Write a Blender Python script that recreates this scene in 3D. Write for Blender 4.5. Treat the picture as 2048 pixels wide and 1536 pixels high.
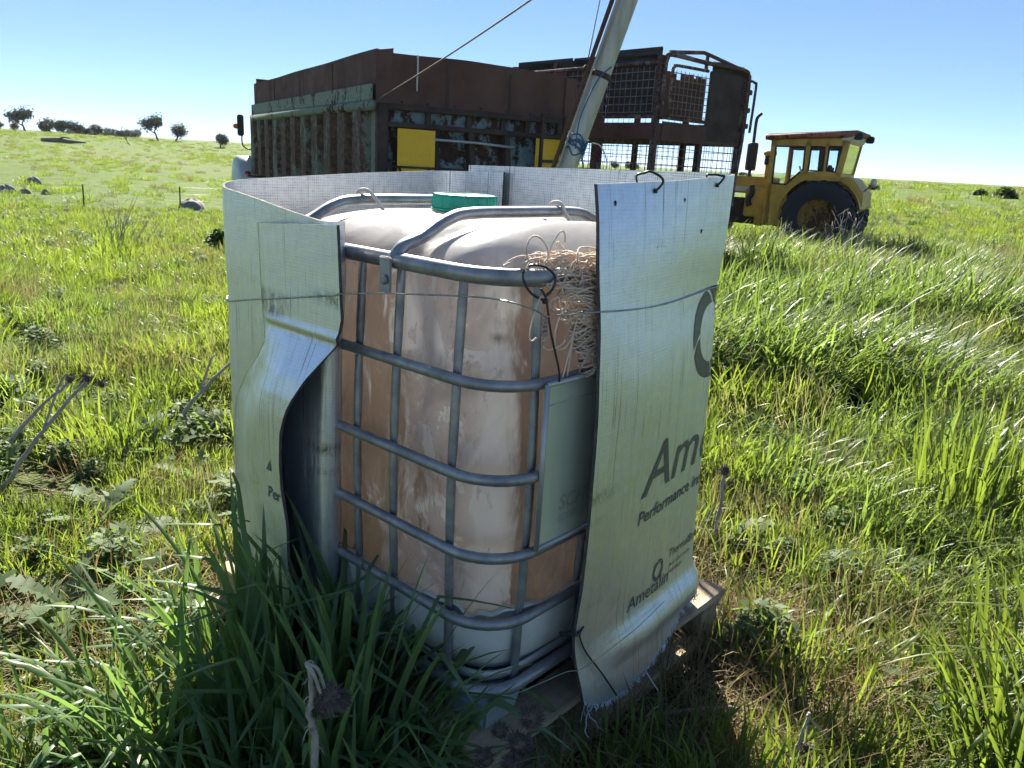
import bpy, bmesh, math, random
import numpy as np
from mathutils import Vector, Matrix, Euler
R = math.radians
sc = bpy.context.scene
for o in list(bpy.data.objects): bpy.data.objects.remove(o)
col = sc.collection

# ------------------------------------------------------------------ camera
FPX, PITCH, ROLL, CAMH = 1570.4, .2748, .0583, 1.5
c_, s_ = math.cos(PITCH), math.sin(PITCH); cr_, sr_ = math.cos(ROLL), math.sin(ROLL)
FW = Vector((0, c_, -s_)); U0 = Vector((0, s_, c_)); R0 = Vector((1, 0, 0))
RT = R0*cr_ + U0*sr_; UP = U0*cr_ - R0*sr_
cam = bpy.data.objects.new('camera', bpy.data.cameras.new('camera')); col.objects.link(cam)
m = Matrix.Identity(4)
for i in range(3):
    m[i][0] = RT[i]; m[i][1] = UP[i]; m[i][2] = -FW[i]
m[2][3] = CAMH
cam.matrix_world = m
cam.data.sensor_width = 36; cam.data.lens = FPX/2048*36
cam.data.clip_start = .02; cam.data.clip_end = 6000
sc.camera = cam

# ------------------------------------------------------------------ sky, sun, exposure
SUN_EL, SUN_AZ = 37.0, -9.0          # azimuth measured from +Y, negative = to the left
w = bpy.data.worlds.new('World'); sc.world = w; w.use_nodes = True
nt = w.node_tree
sky = nt.nodes.new('ShaderNodeTexSky'); sky.sky_type = 'NISHITA'; sky.sun_disc = False
sky.sun_elevation = R(SUN_EL); sky.sun_rotation = R(SUN_AZ)
sky.altitude = 3000; sky.air_density = .42; sky.dust_density = 0; sky.ozone_density = 2.2
bg = nt.nodes['Background']; bg.inputs['Strength'].default_value = .082
# the whole sky is softened evenly, as the photograph's tone curve does
gm = nt.nodes.new('ShaderNodeGamma'); gm.inputs['Gamma'].default_value = .62; nt.links.new(sky.outputs[0], gm.inputs['Color'])
hs = nt.nodes.new('ShaderNodeHueSaturation'); hs.inputs['Saturation'].default_value = 1.25; nt.links.new(gm.outputs[0], hs.inputs['Color'])
nt.links.new(hs.outputs[0], bg.inputs['Color'])
sl = bpy.data.lights.new('sun', 'SUN'); sl.energy = 3.7; sl.angle = R(.53); sl.color = (1, .94, .84)
sun = bpy.data.objects.new('sun', sl); col.objects.link(sun)
sd = Vector((math.sin(R(SUN_AZ))*math.cos(R(SUN_EL)), math.cos(R(SUN_AZ))*math.cos(R(SUN_EL)), math.sin(R(SUN_EL))))
sun.rotation_euler = sd.to_track_quat('Z', 'Y').to_euler(); sun.location = sd*50
vs = sc.view_settings
vs.view_transform = 'Standard'; vs.look = 'None'; vs.gamma = 1; vs.exposure = 2.3; vs.use_curve_mapping = False
sc.render.engine = 'CYCLES'
cy = sc.cycles
cy.use_denoising = True
try: cy.denoiser = 'OPENIMAGEDENOISE'
except Exception: pass
cy.max_bounces = 7; cy.diffuse_bounces = 4; cy.glossy_bounces = 2; cy.transmission_bounces = 4; cy.transparent_max_bounces = 4
cy.use_adaptive_sampling = True; cy.adaptive_threshold = .03
cy.caustics_reflective = False; cy.caustics_refractive = False; cy.sample_clamp_indirect = 6

# ------------------------------------------------------------------ helpers
rng = np.random.default_rng(7); random.seed(7)

class NT:
    """small node-tree helper"""
    def __init__(s, name):
        s.mat = bpy.data.materials.new(name); s.mat.use_nodes = True
        s.t = s.mat.node_tree; s.n = s.t.nodes; s.b = s.n['Principled BSDF']
    def add(s, typ, **kw):
        n = s.n.new(typ)
        for k, v in kw.items(): setattr(n, k, v)
        return n
    def l(s, a, b): s.t.links.new(a, b)
    def set(s, n, **kw):
        for k, v in kw.items(): n.inputs[k].default_value = v
    def noise(s, vec, scale, detail=4, rough=.6, dist=0):
        n = s.add('ShaderNodeTexNoise'); s.l(vec, n.inputs['Vector'])
        n.inputs['Scale'].default_value = scale; n.inputs['Detail'].default_value = detail
        n.inputs['Roughness'].default_value = rough; n.inputs['Distortion'].default_value = dist
        return n.outputs['Fac']
    def ramp(s, fac, stops):
        n = s.add('ShaderNodeValToRGB'); s.l(fac, n.inputs[0]); e = n.color_ramp.elements
        while len(e) < len(stops): e.new(.5)
        for k, (p, c) in enumerate(stops):
            e[k].position = p; e[k].color = tuple(c) + (1,) if len(c) == 3 else c
        return n.outputs['Color']
    def mix(s, fac, a, b, typ='MIX'):
        n = s.add('ShaderNodeMix', data_type='RGBA', blend_type=typ)
        for v, k in ((fac, 0), (a, 6), (b, 7)):
            if hasattr(v, 'is_linked'): s.l(v, n.inputs[k])
            else: n.inputs[k].default_value = v if k == 0 else (tuple(v)+(1,))[:4]
        return n.outputs[2]
    def math(s, op, a, b=0.0, clamp=False):
        n = s.add('ShaderNodeMath', operation=op, use_clamp=clamp)
        for v, k in ((a, 0), (b, 1)):
            if hasattr(v, 'is_linked'): s.l(v, n.inputs[k])
            else: n.inputs[k].default_value = v
        return n.outputs[0]
    def rng(s, v, a, b, c=0.0, d=1.0):
        n = s.add('ShaderNodeMapRange', clamp=True); s.l(v, n.inputs[0])
        for i, x in enumerate((a, b, c, d)): n.inputs[i+1].default_value = x
        return n.outputs[0]
    def scale(s, vec, sc):
        n = s.add('ShaderNodeVectorMath', operation='MULTIPLY'); s.l(vec, n.inputs[0]); n.inputs[1].default_value = sc
        return n.outputs[0]
    def bump(s, h, strength=.3, dist=.01):
        n = s.add('ShaderNodeBump'); n.inputs['Strength'].default_value = strength; n.inputs['Distance'].default_value = dist
        s.l(h, n.inputs['Height']); s.l(n.outputs[0], s.b.inputs['Normal']); return n
    def obj(s): return s.add('ShaderNodeTexCoord').outputs['Object']
    def uv(s): return s.add('ShaderNodeTexCoord').outputs['UV']
    def sep(s, vec):
        n = s.add('ShaderNodeSeparateXYZ'); s.l(vec, n.inputs[0]); return n.outputs

def surf(name, c1, c2=None, rough=.6, metal=0, scale=6, bump=.2, bscale=40, spec=.5, stretch=(1, 1, 1)):
    """two-tone worn surface with fine relief"""
    t = NT(name); v = t.scale(t.obj(), stretch)
    c2 = c2 or tuple(x*.7 for x in c1)
    f = t.noise(v, scale, 4, .65)
    t.l(t.ramp(f, [(.35, c1), (.65, c2)]), t.b.inputs['Base Color'])
    t.l(t.rng(f, .3, .7, max(0, rough-.1), min(1, rough+.12)), t.b.inputs['Roughness'])
    t.b.inputs['Metallic'].default_value = metal
    t.b.inputs['Specular IOR Level'].default_value = spec
    if bump: t.bump(t.noise(v, bscale, 2), bump, .004)
    return t.mat

class MB:
    """collects shapes into one mesh object"""
    def __init__(s): s.v = []; s.f = []; s.m = []; s.uv = None
    def add(s, vs, fs, mi=0):
        o = len(s.v); s.v.extend([tuple(p) for p in vs]); s.f.extend([tuple(i+o for i in f) for f in fs]); s.m.extend([mi]*len(fs)); return s
    def box(s, x0, x1, y0, y1, z0, z1, mi=0):
        v = [(x, y, z) for z in (z0, z1) for y in (y0, y1) for x in (x0, x1)]
        return s.add(v, [(0, 2, 3, 1), (4, 5, 7, 6), (0, 1, 5, 4), (2, 6, 7, 3), (0, 4, 6, 2), (1, 3, 7, 5)], mi)
    def beam(s, a, b, wd, ht, up=(0, 0, 1), mi=0):
        a, b = Vector(a), Vector(b); d = (b-a).normalized(); up = Vector(up)
        if abs(d.dot(up)) > .98: up = Vector((1, 0, 0))
        x = d.cross(up).normalized()*wd/2; y = x.cross(d).normalized()*ht/2
        v = [p+sx*x+sy*y for p in (a, b) for sy in (-1, 1) for sx in (-1, 1)]
        return s.add(v, [(0, 2, 3, 1), (4, 5, 7, 6), (0, 1, 5, 4), (2, 6, 7, 3), (0, 4, 6, 2), (1, 3, 7, 5)], mi)
    def tube(s, pts, r, n=8, closed=False, caps=True, sx=1.0, mi=0, up=None):
        P = [Vector(p) for p in pts]; N = len(P); vs = []
        rr = r if hasattr(r, '__len__') else [r]*N
        prev = None
        for i in range(N):
            if closed: t = (P[(i+1) % N]-P[i-1])
            else: t = P[min(i+1, N-1)]-P[max(i-1, 0)]
            if t.length < 1e-9: t = Vector((0, 0, 1))
            t.normalize()
            if up is not None: x = t.cross(Vector(up))
            elif prev is None: x = t.cross(Vector((0, 0, 1)) if abs(t.z) < .9 else Vector((1, 0, 0)))
            else: x = prev - t*prev.dot(t)
            if x.length < 1e-6: x = t.orthogonal()
            x.normalize(); y = t.cross(x); prev = x
            for k in range(n):
                a = 2*math.pi*k/n
                vs.append(P[i]+x*(rr[i]*sx*math.cos(a))+y*(rr[i]*math.sin(a)))
        fs = []
        for i in range(N if closed else N-1):
            j = (i+1) % N
            for k in range(n):
                l = (k+1) % n; fs.append((i*n+k, i*n+l, j*n+l, j*n+k))
        if caps and not closed:
            fs.append(tuple(range(n-1, -1, -1))); fs.append(tuple((N-1)*n+k for k in range(n)))
        return s.add(vs, fs, mi)
    def lathe(s, prof, n=24, c=(0, 0, 0), axis='z', mi=0):
        vs = []; c = Vector(c)
        for r, h in prof:
            for k in range(n):
                a = 2*math.pi*k/n
                p = {'z': (r*math.cos(a), r*math.sin(a), h), 'y': (r*math.cos(a), h, r*math.sin(a)), 'x': (h, r*math.cos(a), r*math.sin(a))}[axis]
                vs.append(c+Vector(p))
        fs = [(i*n+k, i*n+(k+1) % n, (i+1)*n+(k+1) % n, (i+1)*n+k) for i in range(len(prof)-1) for k in range(n)]
        return s.add(vs, fs, mi)
    def grid(s, pts, mi=0, wrap=False):
        n = len(pts[0]); vs = [p for r in pts for p in r]
        fs = []
        for i in range(len(pts)-1):
            for k in range(n if wrap else n-1):
                l = (k+1) % n; fs.append((i*n+k, i*n+l, (i+1)*n+l, (i+1)*n+k))
        return s.add(vs, fs, mi)
    def prism(s, poly, d0, d1, axis='y', mi=0):
        """poly of (a, z) extruded along axis"""
        mk = {'y': lambda a, z, d: (a, d, z), 'x': lambda a, z, d: (d, a, z), 'z': lambda a, z, d: (a, z, d)}[axis]
        n = len(poly); vs = [mk(a, z, d) for d in (d0, d1) for a, z in poly]
        fs = [tuple(range(n)), tuple(range(2*n-1, n-1, -1))]+[(i, i+n, (i+1) % n+n, (i+1) % n) for i in range(n)]
        return s.add(vs, fs, mi)
    def build(s, name, mats, parent=None, smooth=False, bevel=0, loc=None, rotz=0, fix=True):
        me = bpy.data.meshes.new(name); me.from_pydata(s.v, [], s.f)
        if not isinstance(mats, (list, tuple)): mats = [mats]
        for mm in mats: me.materials.append(mm)
        if len(mats) > 1: me.polygons.foreach_set('material_index', s.m)
        if s.uv is not None:
            ul = me.uv_layers.new(name='UVMap')
            idx = np.zeros(len(me.loops), dtype=np.int32); me.loops.foreach_get('vertex_index', idx)
            ul.data.foreach_set('uv', np.asarray(s.uv, dtype=np.float32)[idx].ravel())
        if fix or bevel:
            b = bmesh.new(); b.from_mesh(me)
            if fix: bmesh.ops.recalc_face_normals(b, faces=b.faces)
            if bevel: bmesh.ops.bevel(b, geom=list(b.edges), offset=bevel, segments=2, affect='EDGES', clamp_overlap=True)
            b.to_mesh(me); b.free()
        me.polygons.foreach_set('use_smooth', [smooth]*len(me.polygons))
        me.update()
        o = bpy.data.objects.new(name, me); col.objects.link(o)
        if parent: o.parent = parent
        if loc is not None: o.location = loc
        o.rotation_euler.z = rotz
        return o

def tag(o, label=None, cat=None, group=None, kind=None):
    for k, v in (('label', label), ('category', cat), ('group', group), ('kind', kind)):
        if v: o[k] = v
    return o
def empty(name, loc, rz, label, cat, group=None):
    o = bpy.data.objects.new(name, None); col.objects.link(o); o.location = loc; o.rotation_euler.z = rz
    o.empty_display_size = .2
    return tag(o, label, cat, group)
def dup(root, loc, rz, label=None, scale=1):
    r = root.copy(); col.objects.link(r); r.location = loc; r.rotation_euler.z = rz; r.scale = (scale,)*3
    if label: r['label'] = label
    for ch in root.children:
        k = ch.copy(); col.objects.link(k); k.parent = r
        for g in ch.children:
            q = g.copy(); col.objects.link(q); q.parent = k
    return r
def sstep(x, a, b):
    t = np.clip((x-a)/(b-a), 0, 1); return t*t*(3-2*t)
def vnoise(x, y, seed=0):
    """cheap smooth noise, sum of sines"""
    r = np.random.default_rng(seed); o = 0
    for k in range(6):
        a, b, p = r.normal(size=3); o = o+np.sin(a*x+b*y+p*6)
    return o/6
def interp(z, tab):
    xs = np.array([t[0] for t in tab]); ys = np.array([t[1] for t in tab]); o = np.argsort(xs)
    return np.interp(z, xs[o], ys[o])
def catmull(P, n):
    P = [Vector(p) for p in P]; out = []
    for i in range(len(P)-1):
        a, b, c, d = P[max(i-1, 0)], P[i], P[i+1], P[min(i+2, len(P)-1)]
        for k in range(n):
            t = k/n; out.append(.5*((2*b)+(c-a)*t+(2*a-5*b+4*c-d)*t*t+(3*b-a-3*c+d)*t**3))
    return out+[P[-1]]

# ------------------------------------------------------------------ place of the tote
C0 = Vector((-.02, 1.52)); YAW = .8476           # near corner of the tote and its turn
def toworld(q, p, z):
    return Vector((C0.x+q*math.cos(YAW)-p*math.sin(YAW), C0.y+q*math.sin(YAW)+p*math.cos(YAW), z))
def tolocal(x, y):
    dx, dy = x-C0.x, y-C0.y
    return dx*math.cos(YAW)+dy*math.sin(YAW), -dx*math.sin(YAW)+dy*math.cos(YAW)
DECK = .22
# ------------------------------------------------------------------ ground
LEFT = [(0, .04), (7, .04), (11, -.05), (20, -.7), (42, -2.05), (70, -2.1), (120, -1.3), (170, -.4), (215, 1.6), (240, 2.3), (300, 1.2), (420, 1.0), (700, 3.5), (1500, 8), (4000, 14)]
MID = [(0, .04), (20, .0), (60, -.6), (120, .2), (260, 1.6), (600, 3), (1500, 7), (4000, 14)]
RIGHT = [(0, .04), (30, .1), (60, .75), (120, 1.75), (160, 1.8), (300, 0.5), (600, 4), (1500, 10), (4000, 20)]
def ground_z(x, y):
    x = np.asarray(x, float); y = np.asarray(y, float)
    r = np.hypot(x, y); t = np.degrees(np.arctan2(x, np.maximum(y, .001)))
    t = np.where(y < 0, np.sign(x)*90, t)
    wl = sstep(-t, -2, 10); wr = sstep(t, 14, 24); wm = np.clip(1-wl-wr, 0, 1)
    z = wl*interp(r, LEFT)+wr*interp(r, RIGHT)+wm*interp(r, MID)
    q, p = tolocal(x, y)
    d = np.maximum(np.maximum(-.1-q, q-1.3), np.maximum(-.1-p, p-1.3))
    a = sstep(d, .2, 1.5)
    z = z+a*(.045*vnoise(x*1.6, y*1.6, 3)+.06*vnoise(x*.5, y*.5, 4)*sstep(r, 3, 8)+.18*vnoise(x*.12, y*.12, 5)*sstep(r, 25, 60))
    return z
rad = [0.0]+list(np.geomspace(.35, 4200, 120)); NA = 220
V = [(0, 0, float(ground_z(0, 0)))]
for r in rad[1:]:
    a = np.arange(NA)*2*math.pi/NA
    X = r*np.sin(a); Y = r*np.cos(a); Z = ground_z(X, Y)
    V += list(zip(X.tolist(), Y.tolist(), Z.tolist()))
Fc = [(0, 1+k, 1+(k+1) % NA) for k in range(NA)]
for i in range(len(rad)-2):
    o1 = 1+i*NA; o2 = o1+NA
    Fc += [(o1+k, o2+k, o2+(k+1) % NA, o1+(k+1) % NA) for k in range(NA)]
t = NT('ground_mat'); v = t.add('ShaderNodeTexCoord').outputs['Object']
n1 = t.noise(v, .07, 3, .6); n2 = t.noise(v, 1.3, 4, .65); n3 = t.noise(v, 30, 2, .7)
cgreen = t.ramp(n2, [(.3, (.07, .11, .025)), (.5, (.105, .155, .032)), (.7, (.15, .185, .045))])
cdry = t.ramp(n3, [(.3, (.07, .055, .03)), (.7, (.16, .125, .07))])
sx = t.sep(v)
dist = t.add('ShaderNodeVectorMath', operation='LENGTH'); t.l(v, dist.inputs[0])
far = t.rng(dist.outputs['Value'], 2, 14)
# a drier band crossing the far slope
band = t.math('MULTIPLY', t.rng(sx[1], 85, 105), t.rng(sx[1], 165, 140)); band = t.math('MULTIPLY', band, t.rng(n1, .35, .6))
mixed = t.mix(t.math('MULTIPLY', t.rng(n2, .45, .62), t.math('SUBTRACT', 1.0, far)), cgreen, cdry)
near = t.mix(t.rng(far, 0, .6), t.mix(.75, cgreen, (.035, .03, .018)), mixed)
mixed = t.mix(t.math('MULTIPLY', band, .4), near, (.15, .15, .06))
t.l(t.mix(t.rng(t.noise(v, .35, 4, .7), .52, .66, 0, .55), t.mix(t.rng(sx[1], -1.2, -3.5), mixed, (.23, .23, .21)), (.05, .085, .02)), t.b.inputs['Base Color'])  # unseen ground behind the camera is made grey to cool the foil's reflections
t.b.inputs['Roughness'].default_value = .95; t.b.inputs['Specular IOR Level'].default_value = .1
bn = t.bump(t.noise(v, 2.5, 5, .7), 1, .25)
ground_mat = t.mat
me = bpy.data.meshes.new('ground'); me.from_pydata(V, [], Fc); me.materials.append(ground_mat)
me.polygons.foreach_set('use_smooth', [True]*len(me.polygons))
g = bpy.data.objects.new('ground', me); col.objects.link(g); tag(g, kind='structure')
# ------------------------------------------------------------------ the tote: cage, tank, tray
Q, P_ = .885, 1.10
galv = surf('galvanised', (.36, .37, .38), (.22, .23, .245), .48, .65, 14, .15, 60)
galv_dull = surf('galvanised_dull', (.45, .46, .465), (.36, .37, .375), .5, .6, 5, .1, 30)
def plate_mat():
    t = NT('plate_metal'); v = t.obj(); f = t.noise(t.scale(v, (1, 1, .25)), 7, 5)
    t.l(t.ramp(f, [(.3, (.63, .68, .54)), (.7, (.56, .61, .47))]), t.b.inputs['Base Color'])
    t.b.inputs['Metallic'].default_value = .35; t.l(t.rng(f, .3, .7, .3, .42), t.b.inputs['Roughness'])
    t.bump(t.noise(v, 3, 2), .25, .03); return t.mat
plate_m = plate_mat()
cap_green = surf('cap_green', (.0, .36, .22), (.0, .31, .19), .35, 0, 20, .05, 80)
white_pl = surf('white_plastic', (.72, .72, .66), (.62, .60, .52), .4, 0, 7, .08, 60)
grey_pl = surf('grey_plastic', (.26, .30, .31), (.2, .23, .24), .5, 0, 6, .1, 40)
tote = empty('bulk_container', toworld(0, 0, DECK), YAW, 'stained white plastic tank with a green cap in a grey steel cage on a pallet', 'container')
L = lambda z: z-DECK
def bow(z): return interp(z, [(1.275, .008), (1.05, -.002), (.84, -.008), (.65, -.006), (.48, 0), (.3, .004)])
def ring_path(z, rc, inset=0., n=9):
    o = bow(z)+inset; pts = []
    for cx, cy, a0 in ((Q-rc, rc, -90), (Q-rc, P_-rc, 0), (rc, P_-rc, 90), (rc, rc, 180)):
        for k in range(n):
            a = R(a0+90*k/(n-1)); rr = rc-o
            pts.append((cx+rr*math.cos(a), cy+rr*math.sin(a), L(z)))
    return pts
def sub(pts, n=4):
    out = []; N = len(pts)
    for i in range(N):
        a = Vector(pts[i]); b = Vector(pts[(i+1) % N]); k = max(1, int((b-a).length/.06))
        out += [a.lerp(b, j/k) for j in range(k)]
    return out
for z, rr, sxx, rc in ((1.275, .0185, .8, .15), (1.05, .0132, .85, .13), (.84, .0132, .85, .13), (.653, .0132, .85, .13), (.482, .0132, .85, .13), (.306, .0165, .9, .12)):
    mb = MB(); mb.tube(sub(ring_path(z, rc)), rr, 12, True, sx=sxx, up=(0, 0, 1))
    if z > 1.2:   # the pressed groove along the rim tube
        pass
    mb.build('rail', galv, tote, True)
def upright(x, y, nx, ny, z0, z1):
    """flattened tube with dimples where the rails are welded on"""
    pts = []; rs = []
    zz = np.arange(z0, z1+.001, .012)
    mb = MB(); vs = []; n = 10
    for z in zz:
        dm = min(abs(z-k) for k in (1.275, 1.05, .84, .653, .482, .306))
        d = math.exp(-(dm/.03)**2)
        o = bow(z)+.021
        cx, cy = x-nx*o, y-ny*o
        for k in range(n):
            a = 2*math.pi*k/n
            t_ = .0112*(1+.12*d)*math.cos(a); h = .0105*(1-.45*d)*math.sin(a)
            vs.append((cx-ny*t_+nx*h, cy+nx*t_+ny*h, L(z)))
    N = len(zz)
    fs = [(i*n+k, i*n+(k+1) % n, (i+1)*n+(k+1) % n, (i+1)*n+k) for i in range(N-1) for k in range(n)]
    mb.add(vs, fs); mb.build('upright', galv, tote, True)
for y in (.149, .35, .492, .66, .79, .96):
    upright(0, y, -1, 0, .31, 1.265); upright(Q, y, 1, 0, .31, 1.265)
for x in (.126, .345, .45, .56, .76):
    upright(x, 0, 0, -1, .31, 1.265); upright(x, P_, 0, 1, .31, 1.265)
# two bars over the top
for y in (.35, .80):
    pts = [(-.004, y, 1.225), (.0, y, 1.27), (.03, y, 1.305), (.09, y, 1.325), (.165, y, 1.362), (.24, y, 1.376), (.44, y, 1.378), (.645, y, 1.376), (.72, y, 1.36), (.80, y, 1.322), (.855, y, 1.305), (.885, y, 1.27), (.889, y, 1.225)]
    mb = MB(); mb.tube([(a, b, L(z)) for a, b, z in catmull(pts[1:-1], 6)], .017, 12, sx=.85, up=(0, 1, 0)); bar = mb.build('top_bar', galv, tote, True)
    for x, nx in ((-.018, -1), (Q+.018, 1)):
        mb = MB(); mb.box(x-.003, x+.003, y-.02, y+.02, L(1.205), L(1.285)); br = mb.build('bracket', galv_dull, tote, False, .0025)
        mb = MB(); mb.lathe([(.0, .0), (.009, .0), (.011, .003), (.011, .006), (.008, .009), (.003, .008), (0, .007)], 14, (0, 0, 0), 'x')
        bo = mb.build('bolt', galv, br, True); bo.location = (x+nx*.004, y-.004, L(1.235)); bo.scale.x = nx
# label plate on the right face
mb = MB(); x0, x1, z0, z1 = .120, .60, .668, 1.052
mb.box(x0, x1, -.020, -.012, L(z0), L(z1)); pl = mb.build('label_plate', plate_m, tote, False, .002)
mb = MB()
for a, b in (((x0, z0), (x1, z0)), ((x1, z0), (x1, z1)), ((x1, z1), (x0, z1)), ((x0, z1), (x0, z0))):
    mb.tube([(a[0], -.022, L(a[1])), (b[0], -.022, L(b[1]))], .006, 8)
mb.tube([(x0, -.021, L(z1-.048)), (x1, -.021, L(z1-.048))], .0015, 6)
mb.build('plate_edge', galv_dull, pl, True)
def text_mesh(body, size, shear=0, bold=0):
    cu = bpy.data.curves.new('txt', 'FONT'); cu.body = body; cu.size = size; cu.shear = shear; cu.offset = bold; cu.resolution_u = 4
    ob = bpy.data.objects.new('txt', cu); col.objects.link(ob)
    dg = bpy.context.evaluated_depsgraph_get(); me = bpy.data.meshes.new_from_object(ob.evaluated_get(dg))
    b = bmesh.new(); b.from_mesh(me); bpy.data.objects.remove(ob); bpy.data.curves.remove(cu)
    return b
def text_obj(b, name, fn, mat, parent, step=.03):
    """maps the flat letters (x, y) onto a surface with fn"""
    if step:
        xs = [v.co.x for v in b.verts]
        for x in np.arange(min(xs), max(xs), step):
            bmesh.ops.bisect_plane(b, geom=b.verts[:]+b.edges[:]+b.faces[:], plane_co=(x, 0, 0), plane_no=(1, 0, 0))
        ys = [v.co.y for v in b.verts]
        for y in np.arange(min(ys), max(ys), step):
            bmesh.ops.bisect_plane(b, geom=b.verts[:]+b.edges[:]+b.faces[:], plane_co=(0, y, 0), plane_no=(0, 1, 0))
    for v in b.verts: v.co = Vector(fn(v.co.x, v.co.y))
    bmesh.ops.triangulate(b, faces=b.faces)
    bmesh.ops.recalc_face_normals(b, faces=b.faces)
    me = bpy.data.meshes.new(name); b.to_mesh(me); b.free(); me.materials.append(mat)
    o = bpy.data.objects.new(name, me); col.objects.link(o)
    if parent: o.parent = parent
    return o
emboss = surf('embossed', (.54, .58, .46), (.50, .54, .42), .5, .7, 20, 0)
text_obj(text_mesh('SCHÜTZ', .052, .15, .0012), 'embossed_lettering', lambda x, y: (.19+x, -.0212, L(.742)+y), emboss, pl, 0)
text_obj(text_mesh('ECOBULK/MX', .026, .15), 'embossed_lettering', lambda x, y: (.19+x, -.0212, L(.712)+y), emboss, pl, 0)
# tank
def tank_mat():
    t = NT('tank_plastic'); v = t.obj(); s3 = t.sep(v)
    b1 = t.noise(v, 5.0, 3, .5, .9); b2 = t.noise(t.scale(v, (1, 1, .28)), 11, 4, .7, .5); b3 = t.noise(t.scale(v, (1, 1, .45)), 26, 4, .75, .3)
    top = t.rng(s3[2], 1.02, 1.10)                      # height above the deck
    base = t.ramp(b1, [(.3, (.90, .88, .82)), (.46, (.87, .84, .78)), (.53, (.70, .65, .63)), (.61, (.44, .42, .44))])
    pil = t.math('MULTIPLY', t.rng(s3[0], .16, .13), t.rng(s3[1], .17, .12))      # the clean pillar at the corner
    base = t.mix(t.math('MULTIPLY', pil, .8), base, (.92, .89, .82))
    orange = t.ramp(b3, [(.3, (.42, .20, .07)), (.6, (.16, .075, .03)), (.8, (.08, .05, .035))])
    # brown growth: strong away from the near corner along the left side and behind the plate edge
    wl = t.rng(s3[1], .33, .52); wr = t.math('MULTIPLY', t.rng(s3[0], .13, .165), t.rng(s3[1], .2, .1))
    ed = t.math('MAXIMUM', t.math('MULTIPLY', wl, t.rng(s3[0], .25, .1)), wr)
    thr = t.math('ADD', t.math('SUBTRACT', .56, t.math('MULTIPLY', ed, .24)), t.math('MULTIPLY', pil, .1))
    st = t.math('MULTIPLY', t.math('SUBTRACT', b2, thr), 12, True)
    col_ = t.mix(t.math('MULTIPLY', st, .9), base, orange)
    fine = t.rng(b3, .60, .72, 0, .6)
    col_ = t.mix(fine, col_, (.26, .17, .11))
    b4 = t.noise(t.scale(v, (1, 1, .7)), 7.5, 5, .62, 1.6); isl = t.math('MULTIPLY', t.rng(b4, .50, .535), t.math('SUBTRACT', 1.0, t.math('MULTIPLY', pil, .85)))
    col_ = t.mix(t.math('MULTIPLY', isl, .6), col_, t.ramp(b3, [(.35, (.50, .34, .24)), (.6, (.38, .25, .22)), (.75, (.25, .17, .16))]))
    tide = t.math('MULTIPLY', t.rng(b4, .485, .50), t.rng(b4, .525, .505)); col_ = t.mix(t.math('MULTIPLY', t.math('MULTIPLY', tide, .5), t.math('SUBTRACT', 1.0, pil)), col_, (.32, .20, .12))
    sm = t.math('MULTIPLY', t.rng(t.math('ABSOLUTE', t.math('SUBTRACT', s3[2], .905)), .016, .002), t.math('MULTIPLY', t.rng(t.math('ABSOLUTE', t.math('SUBTRACT', s3[0], s3[1])), .055, .02), t.rng(s3[0], .2, .17)))
    col_ = t.mix(t.math('MULTIPLY', t.math('MULTIPLY', sm, t.rng(b3, .3, .55)), .8), col_, (.10, .085, .07))
    # the brown streak beside the plate
    dx = t.math('ABSOLUTE', t.math('SUBTRACT', t.math('ADD', s3[0], t.math('MULTIPLY', b2, .05)), .185))
    sk = t.math('MULTIPLY', t.rng(dx, .045, .008), t.rng(s3[1], .3, .1)); sk = t.math('MULTIPLY', sk, t.rng(b2, .36, .5))
    sk = t.math('MULTIPLY', sk, t.math('MULTIPLY', t.rng(s3[2], .42, .5), t.rng(s3[2], 1.0, .9)))
    col_ = t.mix(t.math('MULTIPLY', sk, .92), col_, (.17, .075, .018))
    rb = t.math('MULTIPLY', t.math('MULTIPLY', t.rng(s3[0], .11, .16), t.rng(s3[1], .14, .09)), t.math('MULTIPLY', t.rng(s3[2], .72, .84), t.rng(b2, .36, .52)))
    col_ = t.mix(t.math('MULTIPLY', rb, .88), col_, (.20, .085, .03))
    lb = t.math('MULTIPLY', t.math('MULTIPLY', t.rng(s3[1], .30, .46), t.rng(s3[0], .16, .09)), t.math('MULTIPLY', t.rng(b2, .44, .52), t.rng(b3, .25, .5)))
    col_ = t.mix(t.math('MULTIPLY', lb, .85), col_, (.33, .18, .075))
    grey = t.math('MULTIPLY', t.rng(t.noise(v, 6, 2, .4), .6, .66), t.math('SUBTRACT', 1.0, top))
    col_ = t.mix(t.math('MULTIPLY', grey, .5), col_, (.22, .20, .21))
    tw = t.ramp(t.noise(v, 9, 5), [(.35, (.84, .83, .81)), (.7, (.74, .72, .70))])
    col_ = t.mix(top, col_, tw)
    t.l(col_, t.b.inputs['Base Color'])
    t.b.inputs['Roughness'].default_value = .38; t.b.inputs['Specular IOR Level'].default_value = .4
    t.bump(t.math('ADD', t.noise(v, 14, 3), t.math('MULTIPLY', b3, .25)), .12, .02)
    tr = t.add('ShaderNodeBsdfTranslucent'); t.l(t.mix(.28, col_, (.97, .97, .96)), tr.inputs['Color'])
    ms = t.add('ShaderNodeMixShader'); ms.inputs[0].default_value = .6      # thin milky plastic: the sun shines through it
    t.l(t.b.outputs[0], ms.inputs[1]); t.l(tr.outputs[0], ms.inputs[2]); t.l(ms.outputs[0], t.n['Material Output'].inputs['Surface'])
    return t.mat
tank_m = tank_mat()
NA2 = 160
def section(ang, hx, hy, ex):
    ca, sa = np.cos(ang), np.sin(ang)
    return np.sign(ca)*np.abs(ca)**(2/ex)*hx, np.sign(sa)*np.abs(sa)**(2/ex)*hy
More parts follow.
